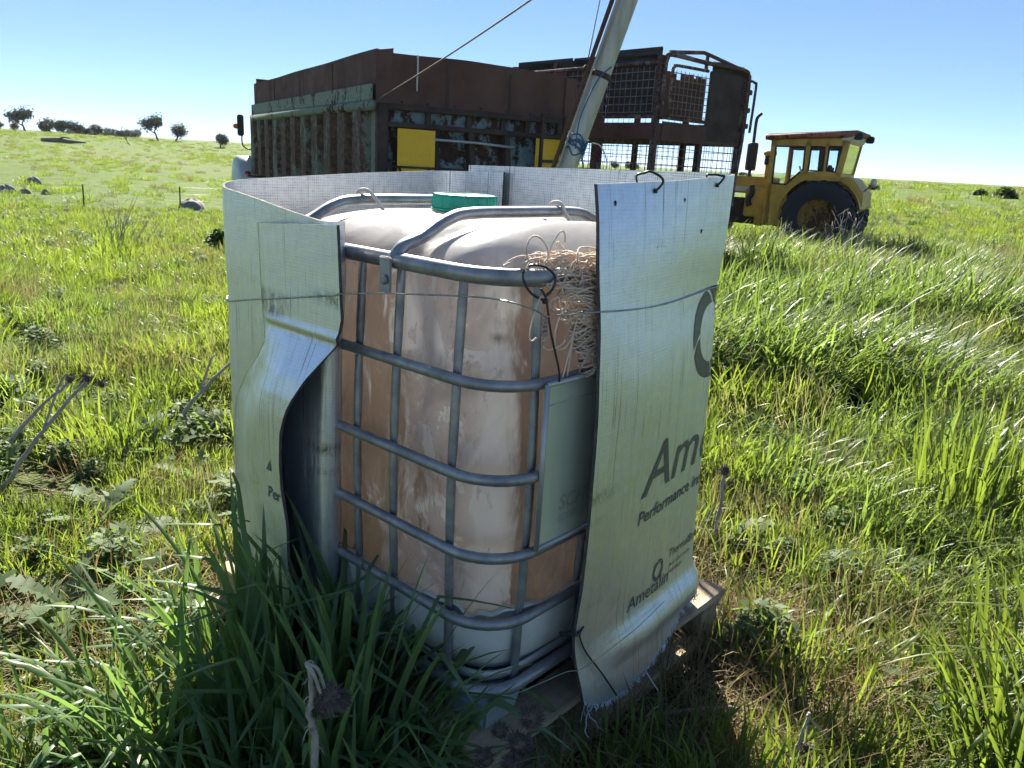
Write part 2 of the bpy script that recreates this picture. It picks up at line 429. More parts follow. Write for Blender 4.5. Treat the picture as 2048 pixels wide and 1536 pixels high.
ang = np.arange(NA2)*2*math.pi/NA2
rows = []
def tank_row(z, sc_, ex=5.2, ins=0.):
    x, y = section(ang, Q/2-.038-ins, P_/2-.038-ins, ex)
    x = x*sc_; y = y*sc_
    # bulges between the bars, wide soft corner pillars
    side = np.exp(-((np.abs(x)-Q/2+.04)/.05)**2); fr = np.exp(-((np.abs(y)-P_/2+.04)/.05)**2)
    k = .014*np.sin(2*math.pi*(y+P_/2)/.2+1.0)*side; x = x+np.sign(x)*k*min(1, sc_**6)
    k = .012*np.sin(2*math.pi*(x+Q/2)/.22+.4)*fr; y = y+np.sign(y)*k*min(1, sc_**6)
    return x+Q/2, y+P_/2, np.full(NA2, z)
zs = list(np.linspace(.40, 1.16, 40))
for z in zs:
    ph = (z-.335)/.85
    ins = -.006*math.sin(math.pi*ph*5.1)+.012*max(0, .03-(z-.335))/.03
    rows.append(tank_row(z, 1, 5.2-.9*max(0, ph-.7)/.3, ins))
NT_ = 40
for i in range(1, NT_+1):
    u = i/NT_
    # shoulder then a low dome
    sc_ = math.cos(u*math.pi/2)**.62 if u < 1 else .001
    zt = 1.16+.200*(math.sin(u*math.pi/2)**.66)
    x, y, z = tank_row(zt, max(sc_, .002), 4.3-2.0*u, 0)
    lx, ly = x-Q/2, y-P_/2
    r2 = np.hypot(lx/.47, ly/.57)
    # channels for the top bars, hollow folds running down to the corners, the seam
    for yb in (.35, .80):
        z = z-.016*np.exp(-((y-yb)/.03)**2)*np.clip(r2*1.6, .2, 1)
    z = z-.018*np.exp(-((y-.565-.10*(x-.3))/.022)**2)*sstep(r2, .45, .8)
    z = z-.014*np.exp(-((y-.93)/.02)**2)*sstep(r2, .3, .8)
    z = z+.024*np.exp(-((y-.20)/.085)**2)*sstep(r2, .25, .6)+.012*np.exp(-((y-.47)/.07)**2)*sstep(r2, .3, .6)
    z = z-.03*np.exp(-(((x-.09)/.07)**2+((y-.10)/.07)**2))
    z = z+.008*vnoise(x*9, y*9, 12)*sstep(r2, .3, .6)
    rows.append((x, y, z))
grid = []
for i, (x, y, z) in enumerate(rows):
    # dent at the near corner, with a sharp fold
    d = ((x-.07)**2+(y-.07)**2)/.012
    k = np.exp(-d)*np.exp(-((z-1.13)/.085)**2)
    f = .022*k*np.tanh(2.5*np.sin((x-y)*26+ (z-1.1)*9))
    x2 = x+.028*k; y2 = y+.028*k; y2 = y2+f*.6; x2 = x2-f*.35
    grid.append([(a, b, L(c)) for a, b, c in zip(x2, y2, z)])
mb = MB(); mb.grid(grid, 0, True)
mb.add([(Q/2, P_/2, L(.33))], []); bi = len(mb.v)-1
tank = mb.build('tank', tank_m, tote, True)
tank.data.materials[0] = tank_m
# neck, green screw cap
lc = (.44, .575)
mb = MB(); mb.lathe([(.10, 1.33), (.098, 1.362), (.078, 1.368), (.076, 1.395), (.0, 1.395)], 40, (lc[0], lc[1], -DECK-.025)); mb.build('neck', white_pl, tank, True)
mb = MB(); n = 96; prof = [(.090, 1.387), (.093, 1.389), (.093, 1.394), (.087, 1.396), (.086, 1.425), (.083, 1.432), (.074, 1.434), (.068, 1.430), (.0, 1.430)]
vs = []
for r, h in prof:
    for k in range(n):
        a = 2*math.pi*k/n; rb = r+(.0045 if k % 6 == 0 and 1.395 < h < 1.4335 and r > .08 else 0)
        vs.append((lc[0]+rb*math.cos(a), lc[1]+rb*math.sin(a), L(h)-.025))
mb.add(vs, [(i*n+k, i*n+(k+1) % n, (i+1)*n+(k+1) % n, (i+1)*n+k) for i in range(len(prof)-1) for k in range(n)])
cap = mb.build('cap', cap_green, tank, False)
mb = MB(); mb.tube([(lc[0]-.07, lc[1]-.065, L(1.367)), (lc[0]-.078, lc[1]-.07, L(1.353)), (lc[0]-.07, lc[1]-.075, L(1.342)), (lc[0]-.055, lc[1]-.075, L(1.341))], .0015, 6); mb.build('seal_wire', galv_dull, tank, True)
# two white cord loops moulded over the bars
cord_m = surf('cord_white', (.66, .62, .54), (.55, .5, .42), .8, 0, 30, .3, 120)
# white bottom skirt with its wavy lip
rows = []
for z, ins, wav in ((.313, .38, 0), (.312, .012, 0), (.33, -.014, 0), (.40, -.026, 0), (.455, -.026, 0), (.482, -.026, 1), (.489, -.034, 1), (.492, -.032, 1), (.484, -.006, 1), (.46, .006, 0)):
    x, y = section(ang, Q/2-.042-ins, P_/2-.042-ins, 6)
    zz = z+wav*(.003*np.sin(ang*23)+.006*np.sin(ang*9+1)-.018*np.exp(-((ang-3.75)/.06)**2))
    rows.append([(a+Q/2, b+P_/2, L(float(k))) for a, b, k in zip(x, y, zz)])
mb = MB(); mb.grid(rows, 0, True); mb.build('bottom_skirt', white_pl, tote, True)
# steel tray and plastic corner feet
mb = MB(); rows = []
for z, ins in ((.306, .035), (.30, .03), (.325, .018), (.345, .016), (.345, .02), (.308, .04)):
    x, y = section(ang, Q/2-ins+.0, P_/2-ins+.0, 9); rows.append([(a+Q/2, b+P_/2, L(z)) for a, b in zip(x, y)])
mb.grid(rows, 0, True); mb.build('tray', galv_dull, tote, True)
mb = MB(); mb.box(.04, Q-.04, .04, P_-.04, L(.298), L(.306)); mb.build('tray_floor', galv_dull, tote)
for cx, cy in ((.0, .0), (Q-.13, .0), (.0, P_-.15), (Q-.13, P_-.15), (Q/2-.07, 0), (Q/2-.07, P_-.15), (0, P_/2-.075), (Q-.13, P_/2-.075)):
    mb = MB(); a, b = .13, .15
    mb.add([(cx+.012, cy+.012, L(DECK)), (cx+a-.012, cy+.012, L(DECK)), (cx+a-.012, cy+b-.012, L(DECK)), (cx+.012, cy+b-.012, L(DECK)), (cx-.004, cy-.004, L(.298)), (cx+a, cy-.004, L(.298)), (cx+a, cy+b, L(.298)), (cx-.004, cy+b, L(.298))],
           [(0, 3, 2, 1), (4, 5, 6, 7), (0, 1, 5, 4), (1, 2, 6, 5), (2, 3, 7, 6), (3, 0, 4, 7)])
    mb.build('corner_foot', grey_pl, tote, False, .008)

# ------------------------------------------------------------------ wooden pallet
def wood(name, c1, c2):
    t = NT(name); v = t.obj(); rnd = t.add('ShaderNodeObjectInfo').outputs['Random']
    off = t.add('ShaderNodeVectorMath', operation='ADD'); t.l(v, off.inputs[0]); t.l(rnd, off.inputs[1])
    st = t.scale(off.outputs[0], (1, 14, 14)); f = t.noise(st, 5, 6, .7, .4)
    g2 = t.noise(off.outputs[0], 5, 4)
    cc = t.mix(t.rng(g2, .4, .7), t.ramp(f, [(.3, c1), (.7, c2)]), tuple(x*.55 for x in c2))
    t.l(t.mix(t.rng(t.noise(st, 20, 3), .6, .75, 0, .6), cc, (.05, .035, .02)), t.b.inputs['Base Color'])
    t.b.inputs['Roughness'].default_value = .85; t.b.inputs['Specular IOR Level'].default_value = .2
    t.bump(f, .5, .004); return t.mat
wood_m = wood('pallet_wood', (.58, .46, .32), (.44, .33, .21))
pal = empty('wooden_pallet', toworld(0, 0, .04), YAW, 'weathered wooden pallet under the caged tank', 'pallet')
Z = lambda z: z-.04
def plank(name, x0, x1, y0, y1, z0, z1, rot=False):
    """board with its own axes so that the grain runs along it"""
    lx, ly = x1-x0, y1-y0; mb = MB()
    l, wd = (ly, lx) if rot else (lx, ly); h = z1-z0
    mb.box(-l/2, l/2, -wd/2, wd/2, -h/2, h/2)
    o = mb.build(name, wood_m, pal, False, .003); o.location = ((x0+x1)/2, (y0+y1)/2, Z((z0+z1)/2)); o.rotation_euler = (random.uniform(-.004, .004), 0, (math.pi/2 if rot else 0)+random.uniform(-.006, .006))
PX, PY = 1.05, 1.20
for k in range(8):                                  # deck boards run along the right face
    y0 = -.065+k*((PY+.035)/8); plank('deck_board', -.05, PX, y0, y0+.112, DECK-.022, DECK)
for x0 in (-.03, PX/2-.06, PX-.12): plank('stringer_board', x0, x0+.11, -.06, PY-.03, DECK-.045, DECK-.0225, True)
for x0 in (-.03, PX/2-.06, PX-.12):
    for y0 in (-.055, PY/2-.09, PY-.16): plank('block', x0+.003, x0+.105, y0+.003, y0+.13, .0885, DECK-.0455)
for y0 in (-.065, PY/2-.09, PY-.15): plank('bottom_board', -.05, PX, y0, y0+.115, .045, .088)
# ------------------------------------------------------------------ foil-faced insulation sheets
def foil_mat(name, weave=.35, base=(.70, .745, .81), rough=.41, lines=.5, dirt=True, smudge_shade=(), grid=.25):
    t = NT(name); uv = t.uv(); s2 = t.sep(uv)
    wob = t.noise(uv, 8, 3)
    def wave(c, freq, amt):
        x = t.math('ADD', t.math('MULTIPLY', c, freq), t.math('MULTIPLY', wob, amt)); return t.math('SINE', x)
    wx = t.math('MULTIPLY', wave(s2[0], 900, 3), .5); wy = t.math('MULTIPLY', wave(s2[1], 980, 3), .5)
    nz = t.noise(t.scale(uv, (70, 260, 1)), 1, 3, .6); nv = t.noise(t.scale(uv, (120, 2.2, 1)), 1, 4, .7)
    nh = t.noise(t.scale(uv, (3, 130, 1)), 1, 3, .6)
    h = t.math('ADD', t.math('MULTIPLY', t.math('ADD', wx, wy), weave*.5), t.math('ADD', t.math('MULTIPLY', nz, .45), t.math('MULTIPLY', t.rng(nv, .56, .64), lines*2.2)))
    h = t.math('ADD', h, t.math('MULTIPLY', t.noise(uv, 18, 3, .6), 2.2))
    h = t.math('ADD', h, t.math('MULTIPLY', nh, .6))
    t.b.inputs['Metallic'].default_value = .9
    if dirt:
        d = t.rng(t.noise(t.scale(uv, (1, 2.5, 1)), 3.5, 6, .75, 1.2), .58, .78, 0, .5)
        cc = t.mix(d, base, (.42, .41, .37))
        # scrim threads under the foil
        gx = t.rng(t.math('SINE', t.math('ADD', t.math('MULTIPLY', s2[0], 830), t.math('MULTIPLY', wob, 4))), .35, .9); gy = t.rng(t.math('SINE', t.math('ADD', t.math('MULTIPLY', s2[1], 760), t.math('MULTIPLY', wob, 4))), .45, .9)
        sc_n = t.rng(t.noise(uv, 40, 3), .3, .7)
        cc = t.mix(t.math('MULTIPLY', t.math('MULTIPLY', t.math('MAXIMUM', gx, gy), sc_n), grid), cc, (.30, .30, .29))
        cr = t.rng(t.noise(t.scale(uv, (6, 1.2, 1)), 3, 5, .7, 3.5), .495, .505); cr2 = t.rng(t.noise(t.scale(uv, (6, 1.2, 1)), 3, 5, .7, 3.5), .515, .505)
        cc = t.mix(t.math('MULTIPLY', t.math('MULTIPLY', cr, cr2), .45), cc, (.9, .9, .9))
        ck = t.noise(t.scale(uv, (150, 1.6, 1)), 1, 3, .7)
        cc = t.mix(t.math('MULTIPLY', t.rng(ck, .60, .63), t.rng(t.noise(uv, 6, 2), .4, .6, .15, .8)), cc, (.22, .22, .21)); cc = t.mix(t.math('MULTIPLY', t.rng(ck, .37, .34), .5), cc, (.95, .95, .95))
        for u0, u1, z0, z1, k_ in smudge_shade:
            m_ = t.math('MULTIPLY', t.rng(s2[0], u0, u1), t.math('MULTIPLY', t.rng(s2[1], z0, z0+.02), t.rng(s2[1], z1, z1-.02)))
            m_ = t.math('MULTIPLY', m_, t.rng(t.noise(t.scale(uv, (70, 24, 1)), 1, 4, .75, 1), .40, .6))
            cc = t.mix(t.math('MULTIPLY', m_, k_), cc, (.06, .06, .06))
        t.l(cc, t.b.inputs['Base Color'])
    else: t.b.inputs['Base Color'].default_value = base+(1,)
    t.l(t.rng(t.noise(uv, 25, 4), .3, .7, rough-.04, rough+.08), t.b.inputs['Roughness'])
    vo = t.add('ShaderNodeTexVoronoi', feature='DISTANCE_TO_EDGE'); dv = t.add('ShaderNodeVectorMath', operation='ADD'); nc = t.add('ShaderNodeTexNoise'); nc.inputs['Scale'].default_value = 4; t.l(uv, nc.inputs['Vector']); t.l(t.scale(nc.outputs['Color'], (.5, .5, .5)), dv.inputs[0]); t.l(uv, dv.inputs[1]); t.l(dv.outputs[0], vo.inputs['Vector']); vo.inputs['Scale'].default_value = 5.5
    h = t.math('ADD', h, t.math('MULTIPLY', t.rng(vo.outputs['Distance'], 0, .02), .22))
    t.bump(h, .55, .0011); return t.mat
foil = foil_mat('foil_outside', smudge_shade=((.14, .0, .755, .80, .8), (.10, .0, .70, .73, .5)))
foil_lap = foil_mat('foil_lap', smudge_shade=((.60, .75, 1.085, 1.17, .85), (.60, .45, 1.15, 1.20, .8), (.9, .4, 1.055, 1.085, .7)), lines=.9)  # last band paints the shade of the fold crease; the others are smudges
foil_in = foil_mat('foil_inside', 1.2, (.84, .83, .80), .38, .3, grid=.75)
foam = surf('foam_core', (.10, .095, .09), (.06, .055, .05), .9, 0, 60, .6, 200)
def sheet(name, fn, svals, vrows, ztop, zbot, label, th=.007, fold=None):
    """fn(s, z) -> (q, p, z); builds outer face, inner face and the cut foam edge"""
    nS, nV = len(svals), len(vrows)
    O = np.zeros((nV, nS, 3)); UVs = np.zeros((nV, nS, 2))
    for i, vv in enumerate(vrows):
        for j, s in enumerate(svals):
            z = ztop(s)+(zbot(s)-ztop(s))*vv
            O[i, j] = fn(s, z); UVs[i, j] = (s, z)
    du = np.gradient(O, axis=1); dv = np.gradient(O, axis=0)
    N = np.cross(du, dv); N /= np.linalg.norm(N, axis=2, keepdims=True)+1e-9
    return O, N, UVs
def sheet_obj(name, O, N, UVs, parent, th, mats, edge_mat):
    nV, nS, _ = O.shape; I = O+N*th
    I[..., 2] = O[..., 2]
    mb = MB(); mb.grid(O.tolist(), 0); mb.grid(I.tolist(), 1)
    mb.uv = np.concatenate([UVs.reshape(-1, 2), UVs.reshape(-1, 2)])
    o = mb.build(name, mats, parent, True, fix=False)
    mb = MB()
    e = [(0, j) for j in range(nS)]+[(i, nS-1) for i in range(1, nV)]+[(nV-1, j) for j in range(nS-2, -1, -1)]+[(i, 0) for i in range(nV-2, 0, -1)]
    r1 = [O[i, j]-N[i, j]*.0006 for i, j in e]; r2 = [I[i, j]+N[i, j]*.0006 for i, j in e]
    for a, b in zip(r1, r2): b[2] = a[2]
    mb.grid([[tuple(p) for p in r1], [tuple(p) for p in r2]], 0, True); mb.build('cut_edge', edge_mat, parent, False)
    return o
zk = [1.5, 1.39, 1.2, 1.1, .87, .63, .378, .2, .1]
CQ, CP = .803, .085
RHO_R = [(1.50, .110), (1.39, .110), (1.3, .109), (1.26, .107), (1.205, .094), (1.15, .102), (1.07, .110), (.87, .116), (.63, .121), (.40, .128), (.3, .14), (.2, .16), (.1, .165)]
PE = [(1.5, -.006), (1.44, -.026), (1.38, -.041), (1.32, -.052), (1.25, -.060), (1.2, -.066), (1.12, -.076), (1.0, -.086), (.83, -.088), (.5, -.072), (.36, -.07), (.30, -.082), (.24, -.098), (.1, -.10)]
QE = [(1.47, .243), (1.36, .228), (1.27, .220), (1.2, .226), (1.07, .221), (.95, .228), (.83, .224), (.68, .236), (.5, .243), (.435, .226), (.42, .228), (.2, .262), (.1, .27)]
def rs(z, tab):   # smooth lookup
    return sum(interp(z+d, tab)*k for d, k in ((-.06, .15), (-.03, .22), (0, .26), (.03, .22), (.06, .15)))
def right_fn(s, z, out=0.):
    rho = rs(z, RHO_R)+out; pe = rs(z, PE)-out; qe = rs(z, QE)
    if s <= .61:
        k = s/.61; q = qe+(CQ-qe)*k; kk = k*k*(3-2*k)*.55+k*.45
        p = pe+(CP-rho-pe)*kk-.012*math.sin(math.pi*k)*(1-.8*sstep(z, 1.0, 1.25))
        p += .0035*float(vnoise(s*14, z*9, 21))*math.sin(math.pi*min(1, k+.25))
        # hem folded up on itself near the foot
        h = interp(z, [(.5, 0), (.37, 0), (.335, .018), (.31, .022), (.27, .006), (.1, .0)]); p -= h*sstep(k, .05, .5)
    elif s <= .81:
        a = -math.pi/2+(s-.61)/.2*math.pi/2; q = CQ+rho*math.cos(a); p = CP+rho*math.sin(a)
        h = interp(z, [(.5, 0), (.37, 0), (.335, .018), (.31, .022), (.27, .006), (.1, .0)]); q += h*.45*math.cos(a); p += h*math.sin(a)
    else:
        q = CQ+rho+.016*sstep(s, .81, 1.2)+.004*float(vnoise(s*9, z*7, 22)); p = CP+(s-.81)
    return (q, p, z)
r_top = lambda s: interp(s, [(0, 1.466), (.3, 1.478), (.6, 1.497), (.7, 1.503), (.85, 1.503), (1.3, 1.492), (1.78, 1.482)])
r_bot = lambda s: interp(s, [(0, .235), (.03, .21), (.09, .19), (.2, .18), (.33, .195), (.45, .23), (.57, .275), (.7, .29), (.9, .26), (1.78, .25)])
rw = empty('insulation_sheet', toworld(0, 0, 0), YAW, 'printed silver foil insulation sheet with a frayed foot, covering the plate side of the tank', 'insulation sheet')
sv = list(np.concatenate([np.linspace(0, .61, 50), np.linspace(.61, .81, 22)[1:], np.linspace(.81, 1.78, 40)[1:]]))
vr = list(np.linspace(0, 1, 90))
O, N, UVs = sheet('r', right_fn, sv, vr, r_top, r_bot, '')
# outward normal check: point on the right face should face -p
if N[40, 10][1] < 0: N = -N
right_sheet = sheet_obj('foil_face', O, N, UVs, rw, .008, [foil, foil_in], foam)

LQ, LP, FQ2, FP2 = .08, 1.02, .80, 1.02
RHO_L = [(1.4, .105), (1.2, .104), (1.08, .101), (.95, .103), (.05, .101)]
QB = [(1.42, -.062), (1.2, -.056), (1.08, -.055), (.8, -.05), (.4, -.045), (.04, -.04)]
def left_fn(s, z, out=0.):
    rho = rs(z, RHO_L)+out; qb = rs(z, QB)-out
    p0 = interp(z, [(1.42, .535), (1.2, .535), (1.05, .555), (.8, .565), (.55, .575), (.05, .60)])
    if s < 0:
        a = -s/.03; return (qb+.03-.03*math.cos(a), p0-.03*math.sin(a), z)
    if s <= .57:
        k = s/.57; p = p0+(LP-p0)*k; q = qb+(LQ-rho-qb)*k*k*(3-2*k)+.003*float(vnoise(s*12, z*8, 31))
    elif s <= .77:
        a = math.pi+(-(s-.57)/.2)*math.pi/2; q = LQ+rho*math.cos(a); p = LP+rho*math.sin(a)
    elif s <= 1.48:
        q = LQ+(s-.77)/.71*(FQ2-LQ); p = LP+rho+.006*float(vnoise(s*8, z*6, 32))*math.sin((s-.77)/.71*math.pi)
    elif s <= 1.68:
        a = math.pi/2-(s-1.48)/.2*math.pi/2; q = FQ2+rho*math.cos(a); p = FP2+rho*math.sin(a)
    else:
        q = FQ2+rho; p = FP2-(s-1.68)
    return (q, p, z)
l_top = lambda s: interp(s, [(-.1, 1.346), (0, 1.346), (.57, 1.388), (.67, 1.40), (.8, 1.412), (1.2, 1.44), (1.48, 1.455), (1.9, 1.468)])
l_bot = lambda s: .05
lw = empty('insulation_sheet', toworld(0, 0, 0), YAW, 'silver foil insulation sheet with a folded back flap, behind the broad grass clump', 'insulation sheet')
sv = list(np.concatenate([np.linspace(-.075, 0, 10), np.linspace(0, .57, 26)[1:], np.linspace(.57, .77, 18)[1:], np.linspace(.77, 1.48, 30)[1:], np.linspace(1.48, 1.68, 14)[1:], np.linspace(1.68, 1.84, 8)[1:]]))
O, N, UVs = sheet('l', left_fn, sv, list(np.linspace(0, 1, 70)), l_top, l_bot, '')
if N[30, 25][0] < 0: N = -N
sheet_obj('foil_face', O, N, UVs, lw, .007, [foil, foil_in], foam)
# the outer lap: its free edge is straight above, then swings out to the left
FR = [(1.35, .447), (1.19, .439), (1.134, .433), (1.074, .45), (.984, .518), (.893, .575), (.829, .602), (.742, .612), (.676, .610), (.58, .59), (.3, .60), (.05, .60)]
FL = [(1.35, .822), (1.122, .815), (1.014, .80), (.958, .85), (.887, .94), (.81, 1.0), (.7, 1.02), (.05, 1.02)]
FQ = [(1.35, -.079), (1.2, -.077), (1.10, -.078), (1.085, -.084), (1.075, -.076), (1.065, -.078), (1.02, -.098), (.97, -.120), (.92, -.134), (.87, -.139), (.8, -.139), (.5, -.13), (.3, -.12), (.05, -.11)]
def lap_pt(k, z):
    pl_, pr_ = interp(z, FL), interp(z, FR); p = pr_+(pl_-pr_)*k
    qq = interp(z, FQ)*.6+.2*(interp(z+.006, FQ)+interp(z-.006, FQ))
    # lies against the sheet behind at its left side
    s = (p-.5)/(1.02-.5)*.57
    qg = left_fn(max(0, s), z)[0]-.010
    bl = sstep(k, .25, 1.0)*sstep(-z, -1.1, -.85)+sstep(k, .8, 1)*.8*(1-sstep(-z, -1.1, -.85))
    q = qq*(1-bl)+min(qg, -.01)*bl
    q = min(q, qg)
    q += .0015*float(vnoise(p*15, z*10, 41))
    return (q, p, z)
nV, nS = 170, 26
O = np.zeros((nV, nS, 3)); UVs = np.zeros((nV, nS, 2))
for i in range(nV):
    for j in range(nS):
        k = j/(nS-1); zt = 1.345-.028*k; z = zt+(.05-zt)*np.interp(i/(nV-1), [0, .15, .6, 1], [0, .18, .45, 1])
        O[i, j] = lap_pt(k, z); UVs[i, j] = (O[i, j, 1], z)
N = np.cross(np.gradient(O, axis=1), np.gradient(O, axis=0)); N /= np.linalg.norm(N, axis=2, keepdims=True)
if N[40, 8][0] < 0: N = -N
sheet_obj('folded_lap', O, N, UVs, lw, .007, [foil_lap, foil_in], foam)

# printing on the foil
ink = NT('grey_ink'); ink.b.inputs['Base Color'].default_value = (.10, .10, .105, 1); ink.b.inputs['Roughness'].default_value = .45; ink.b.inputs['Metallic'].default_value = .3
v = ink.obj(); ink.l(ink.ramp(ink.noise(v, 260, 3, .7), [(.4, (.085, .085, .09)), (.75, (.20, .20, .20))]), ink.b.inputs['Base Color'])
ink = ink.mat
def on_right(s, z):
    e = .004
    a, b, c = Vector(right_fn(s, z)), Vector(right_fn(s+e, z)), Vector(right_fn(s, z+e))
    n = (b-a).cross(c-a).normalized()
    if n.dot(Vector(((-.3 if s < .8 else 1), -1 if s < .8 else 0, 0))) < 0: n = -n
    return a+n*.0012
def q2s(q): return (q-.23)/(CQ-.23)*.61
def printed(txt, size, q, z, shear=.12, bold=0, wide=1.15):
    text_obj(text_mesh(txt, size, shear, bold), 'printed_lettering', lambda x, y: on_right(q2s(q)+x*wide, z+y), ink, right_sheet, .012)
printed('Ametalin', .19, .452, .712, .22, .001, 1.35)
printed('Performance insulation', .05, .445, .638, .12, .0008, 1.3)
printed('Ametalin', .054, .446, .392, .12, .0003, 1.25)
printed('ThermalBreak', .036, .665, .462, .12, 0)
printed('Australian made', .019, .675, .432, .12, 0)
printed('insulation', .022, .672, .410, .12, 0)
def ring_print(q, z, r0, r1, n, cuts):
    mb = MB(); per = 10
    for c in range(n):
        a0, a1 = 2*math.pi*(c+.04)/n, 2*math.pi*(c+.96)/n
        rows = [[tuple(on_right(q2s(q)+rr*math.cos(a0+(a1-a0)*k/per+.35*(rr-r0)/(r1-r0)), z+rr*math.sin(a0+(a1-a0)*k/per+.35*(rr-r0)/(r1-r0)))) for k in range(per+1)] for rr in (r0, (r0+r1)/2, r1)]
        mb.grid(rows)
    mb.build('printed_ring', ink, right_sheet)
ring_print(.605, .452, .020, .033, 4, 0)
ring_print(.818, 1.085, .082, .128, 4, 0)
def on_lap(k_p, z):
    pl_, pr_ = interp(z, FL), interp(z, FR); k = (k_p-pr_)/(pl_-pr_); a = Vector(lap_pt(k, z)); return a+Vector((-.0015, 0, .0003))
lap = [o for o in bpy.data.objects if o.name.startswith('folded_lap')][0]
text_obj(text_mesh('Per', .043, .12, .0006), 'printed_lettering', lambda x, y: on_lap(.672-x, .638+y), ink, lap, .012)
MB().add([on_lap(.672, .712), on_lap(.650, .712), on_lap(.652, .742)], [(0, 1, 2)]).build('printed_lettering', ink, lap)

# smudges, tears
dark = surf('tear_dark', (.03, .028, .025), (.02, .02, .02), .9, 0, 20, 0)
for s, z, r in ((.065, 1.428, .006), (.375, 1.436, .005), (.48, 1.36, .006), (.25, 1.33, .0025)):
    mb = MB(); pts = []
    for k in range(9):
        a = 2*math.pi*k/9; pts.append(tuple(on_right(s+r*.7*math.cos(a)*(1+.3*math.sin(3*a)), z+r*math.sin(a))))
    mb.add(pts, [tuple(range(9))]); mb.build('tear', dark, right_sheet)
# frayed hem of the right sheet
fray_m = surf('fray_thread', (.62, .66, .66), (.5, .53, .53), .5, .3, 30, 0)
mb = MB()
for k in range(260):
    s = random.uniform(.0, .66); z = r_bot(s)+.004
    a = on_right(s, z); d = Vector((random.gauss(0, .3), random.gauss(-.2, .3), -1)).normalized()*random.uniform(.006, .02)
    if s < .03 and random.random() < .5: d *= 2.5
    b = a+d; mid = (a+b)/2+Vector((random.gauss(0, .003), random.gauss(0, .003), 0))
    mb.tube([a, mid, b], .0008, 3, caps=False)
mb.build('frayed_hem', fray_m, rw); bpy.data.objects['frayed_hem']['kind'] = 'stuff'
for s, ln in ((.30, .20), (.315, .17), (.02, .13), (.035, .09)):
    a = on_right(s, r_bot(s)+.004); pts = [a]; d = Vector((.3, -.25, -1))
    for k in range(8):
        d = (d+Vector((random.gauss(.05, .35), random.gauss(0, .35), -.1))).normalized(); pts.append(pts[-1]+d*ln/8)
    pts = [Vector((p.x, p.y, max(p.z, .055))) for p in pts]
    mb = MB(); mb.tube(catmull(pts, 3), .0015, 5); mb.build('loose_thread', fray_m, rw, True)

# ------------------------------------------------------------------ fixings
wire_m = surf('fence_wire', (.40, .41, .40), (.28, .28, .27), .4, .9, 40, 0)
black = surf('black_nylon', (.012, .012, .013), (.02, .02, .02), .4, 0, 30, 0)
Mt = Matrix.Translation(toworld(0, 0, 0)) @ Matrix.Rotation(YAW, 4, 'Z')
def local_obj(mb, name, mat, label, cat, smooth=True, group=None, base=None):
    """thing given in the tote's axes"""
    o = mb.build(name, mat, None, smooth); o.matrix_world = Mt; return tag(o, label, cat, group)
pts = []
for s in np.linspace(1.35, .0, 60): q, p, z = right_fn(s, 1.207, .004); pts.append((q, p, 1.207-.014*math.sin(min(1, s/.6)*math.pi)*(s < .6)))
end_r = pts[-1]
pts += [(.17, -.05, 1.205), (.13, -.040, 1.204), (.10, -.036, 1.207), (.088, -.034, 1.205)]
# twist and the span over the gap to the left sheet
tw = [(.084+.004*math.cos(a), -.033+.004*math.sin(a), 1.200-a*.0013) for a in np.linspace(0, 25, 60)]
pts += tw+[(.088, -.035, 1.160), (.078, -.036, 1.153)]
mb = MB(); mb.tube(pts, .0019, 6)
gap = catmull([(.086, -.034, 1.203), (.05, -.034, 1.221), (.0, -.02, 1.238), (-.012, .06, 1.238), (-.016, .2, 1.222), (-.03, .34, 1.205), (-.055, .40, 1.198), (-.082, .44, 1.193)], 8)
for k in np.linspace(.02, 1, 14):
    p = .44+.38*k; z = 1.19-.07*k
    gap.append(Vector((lap_pt(min(1, k), z)[0]-.004, p, z)))
for s in np.linspace(.36, 1.3, 40): q, p, z = left_fn(s, interp(s, [(.36, 1.115), (.6, 1.075), (1.3, 1.15)]), .004); gap.append(Vector((q, p, z)))
mb.tube(gap, .0019, 6)
local_obj(mb, 'tie_wire', wire_m, 'thin twisted wire strung round the foil sheets and across the open cage', 'wire')
wr = [(.09+.3*math.sin(a*.0), 0, 0) for a in (0,)]
# lower thin line
mb = MB(); mb.tube(catmull([(.02, -.035, .345), (.06, -.045, .335), (.2, -.07, .333), (.25, -.095, .338), (.45, -.10, .352), (.62, -.085, .36)], 8), .0012, 5)
local_obj(mb, 'fishing_line', wire_m, 'thin clear line stretched along the foot of the cage and over the foil', 'line')
# cable ties
def tie(name, loop, tail, label, w_=.0042):
    mb = MB(); L1 = catmull(loop, 8); mb.tube(L1, w_*.75, 6, sx=.6)
    if tail: mb.tube(catmull(tail, 6), w_*.6, 6, sx=.55)
    mb.box(loop[-1][0]-.004, loop[-1][0]+.004, loop[-1][1]-.004, loop[-1][1]+.004, loop[-1][2]-.005, loop[-1][2]+.005)
    return local_obj(mb, name, black, label, 'cable tie', True, 'black cable ties')
tie('cable_tie', [(.082, -.030, 1.246), (.10, -.034, 1.262), (.105, -.032, 1.285), (.095, -.012, 1.302), (.075, .012, 1.302), (.066, .02, 1.28), (.07, .0, 1.25), (.082, -.030, 1.236)], [(.070, -.026, 1.262), (.082, -.032, 1.24), (.10, -.036, 1.17), (.13, -.040, 1.09), (.137, -.038, 1.06)], 'long black cable tie hanging from the cage rim beside the twine')
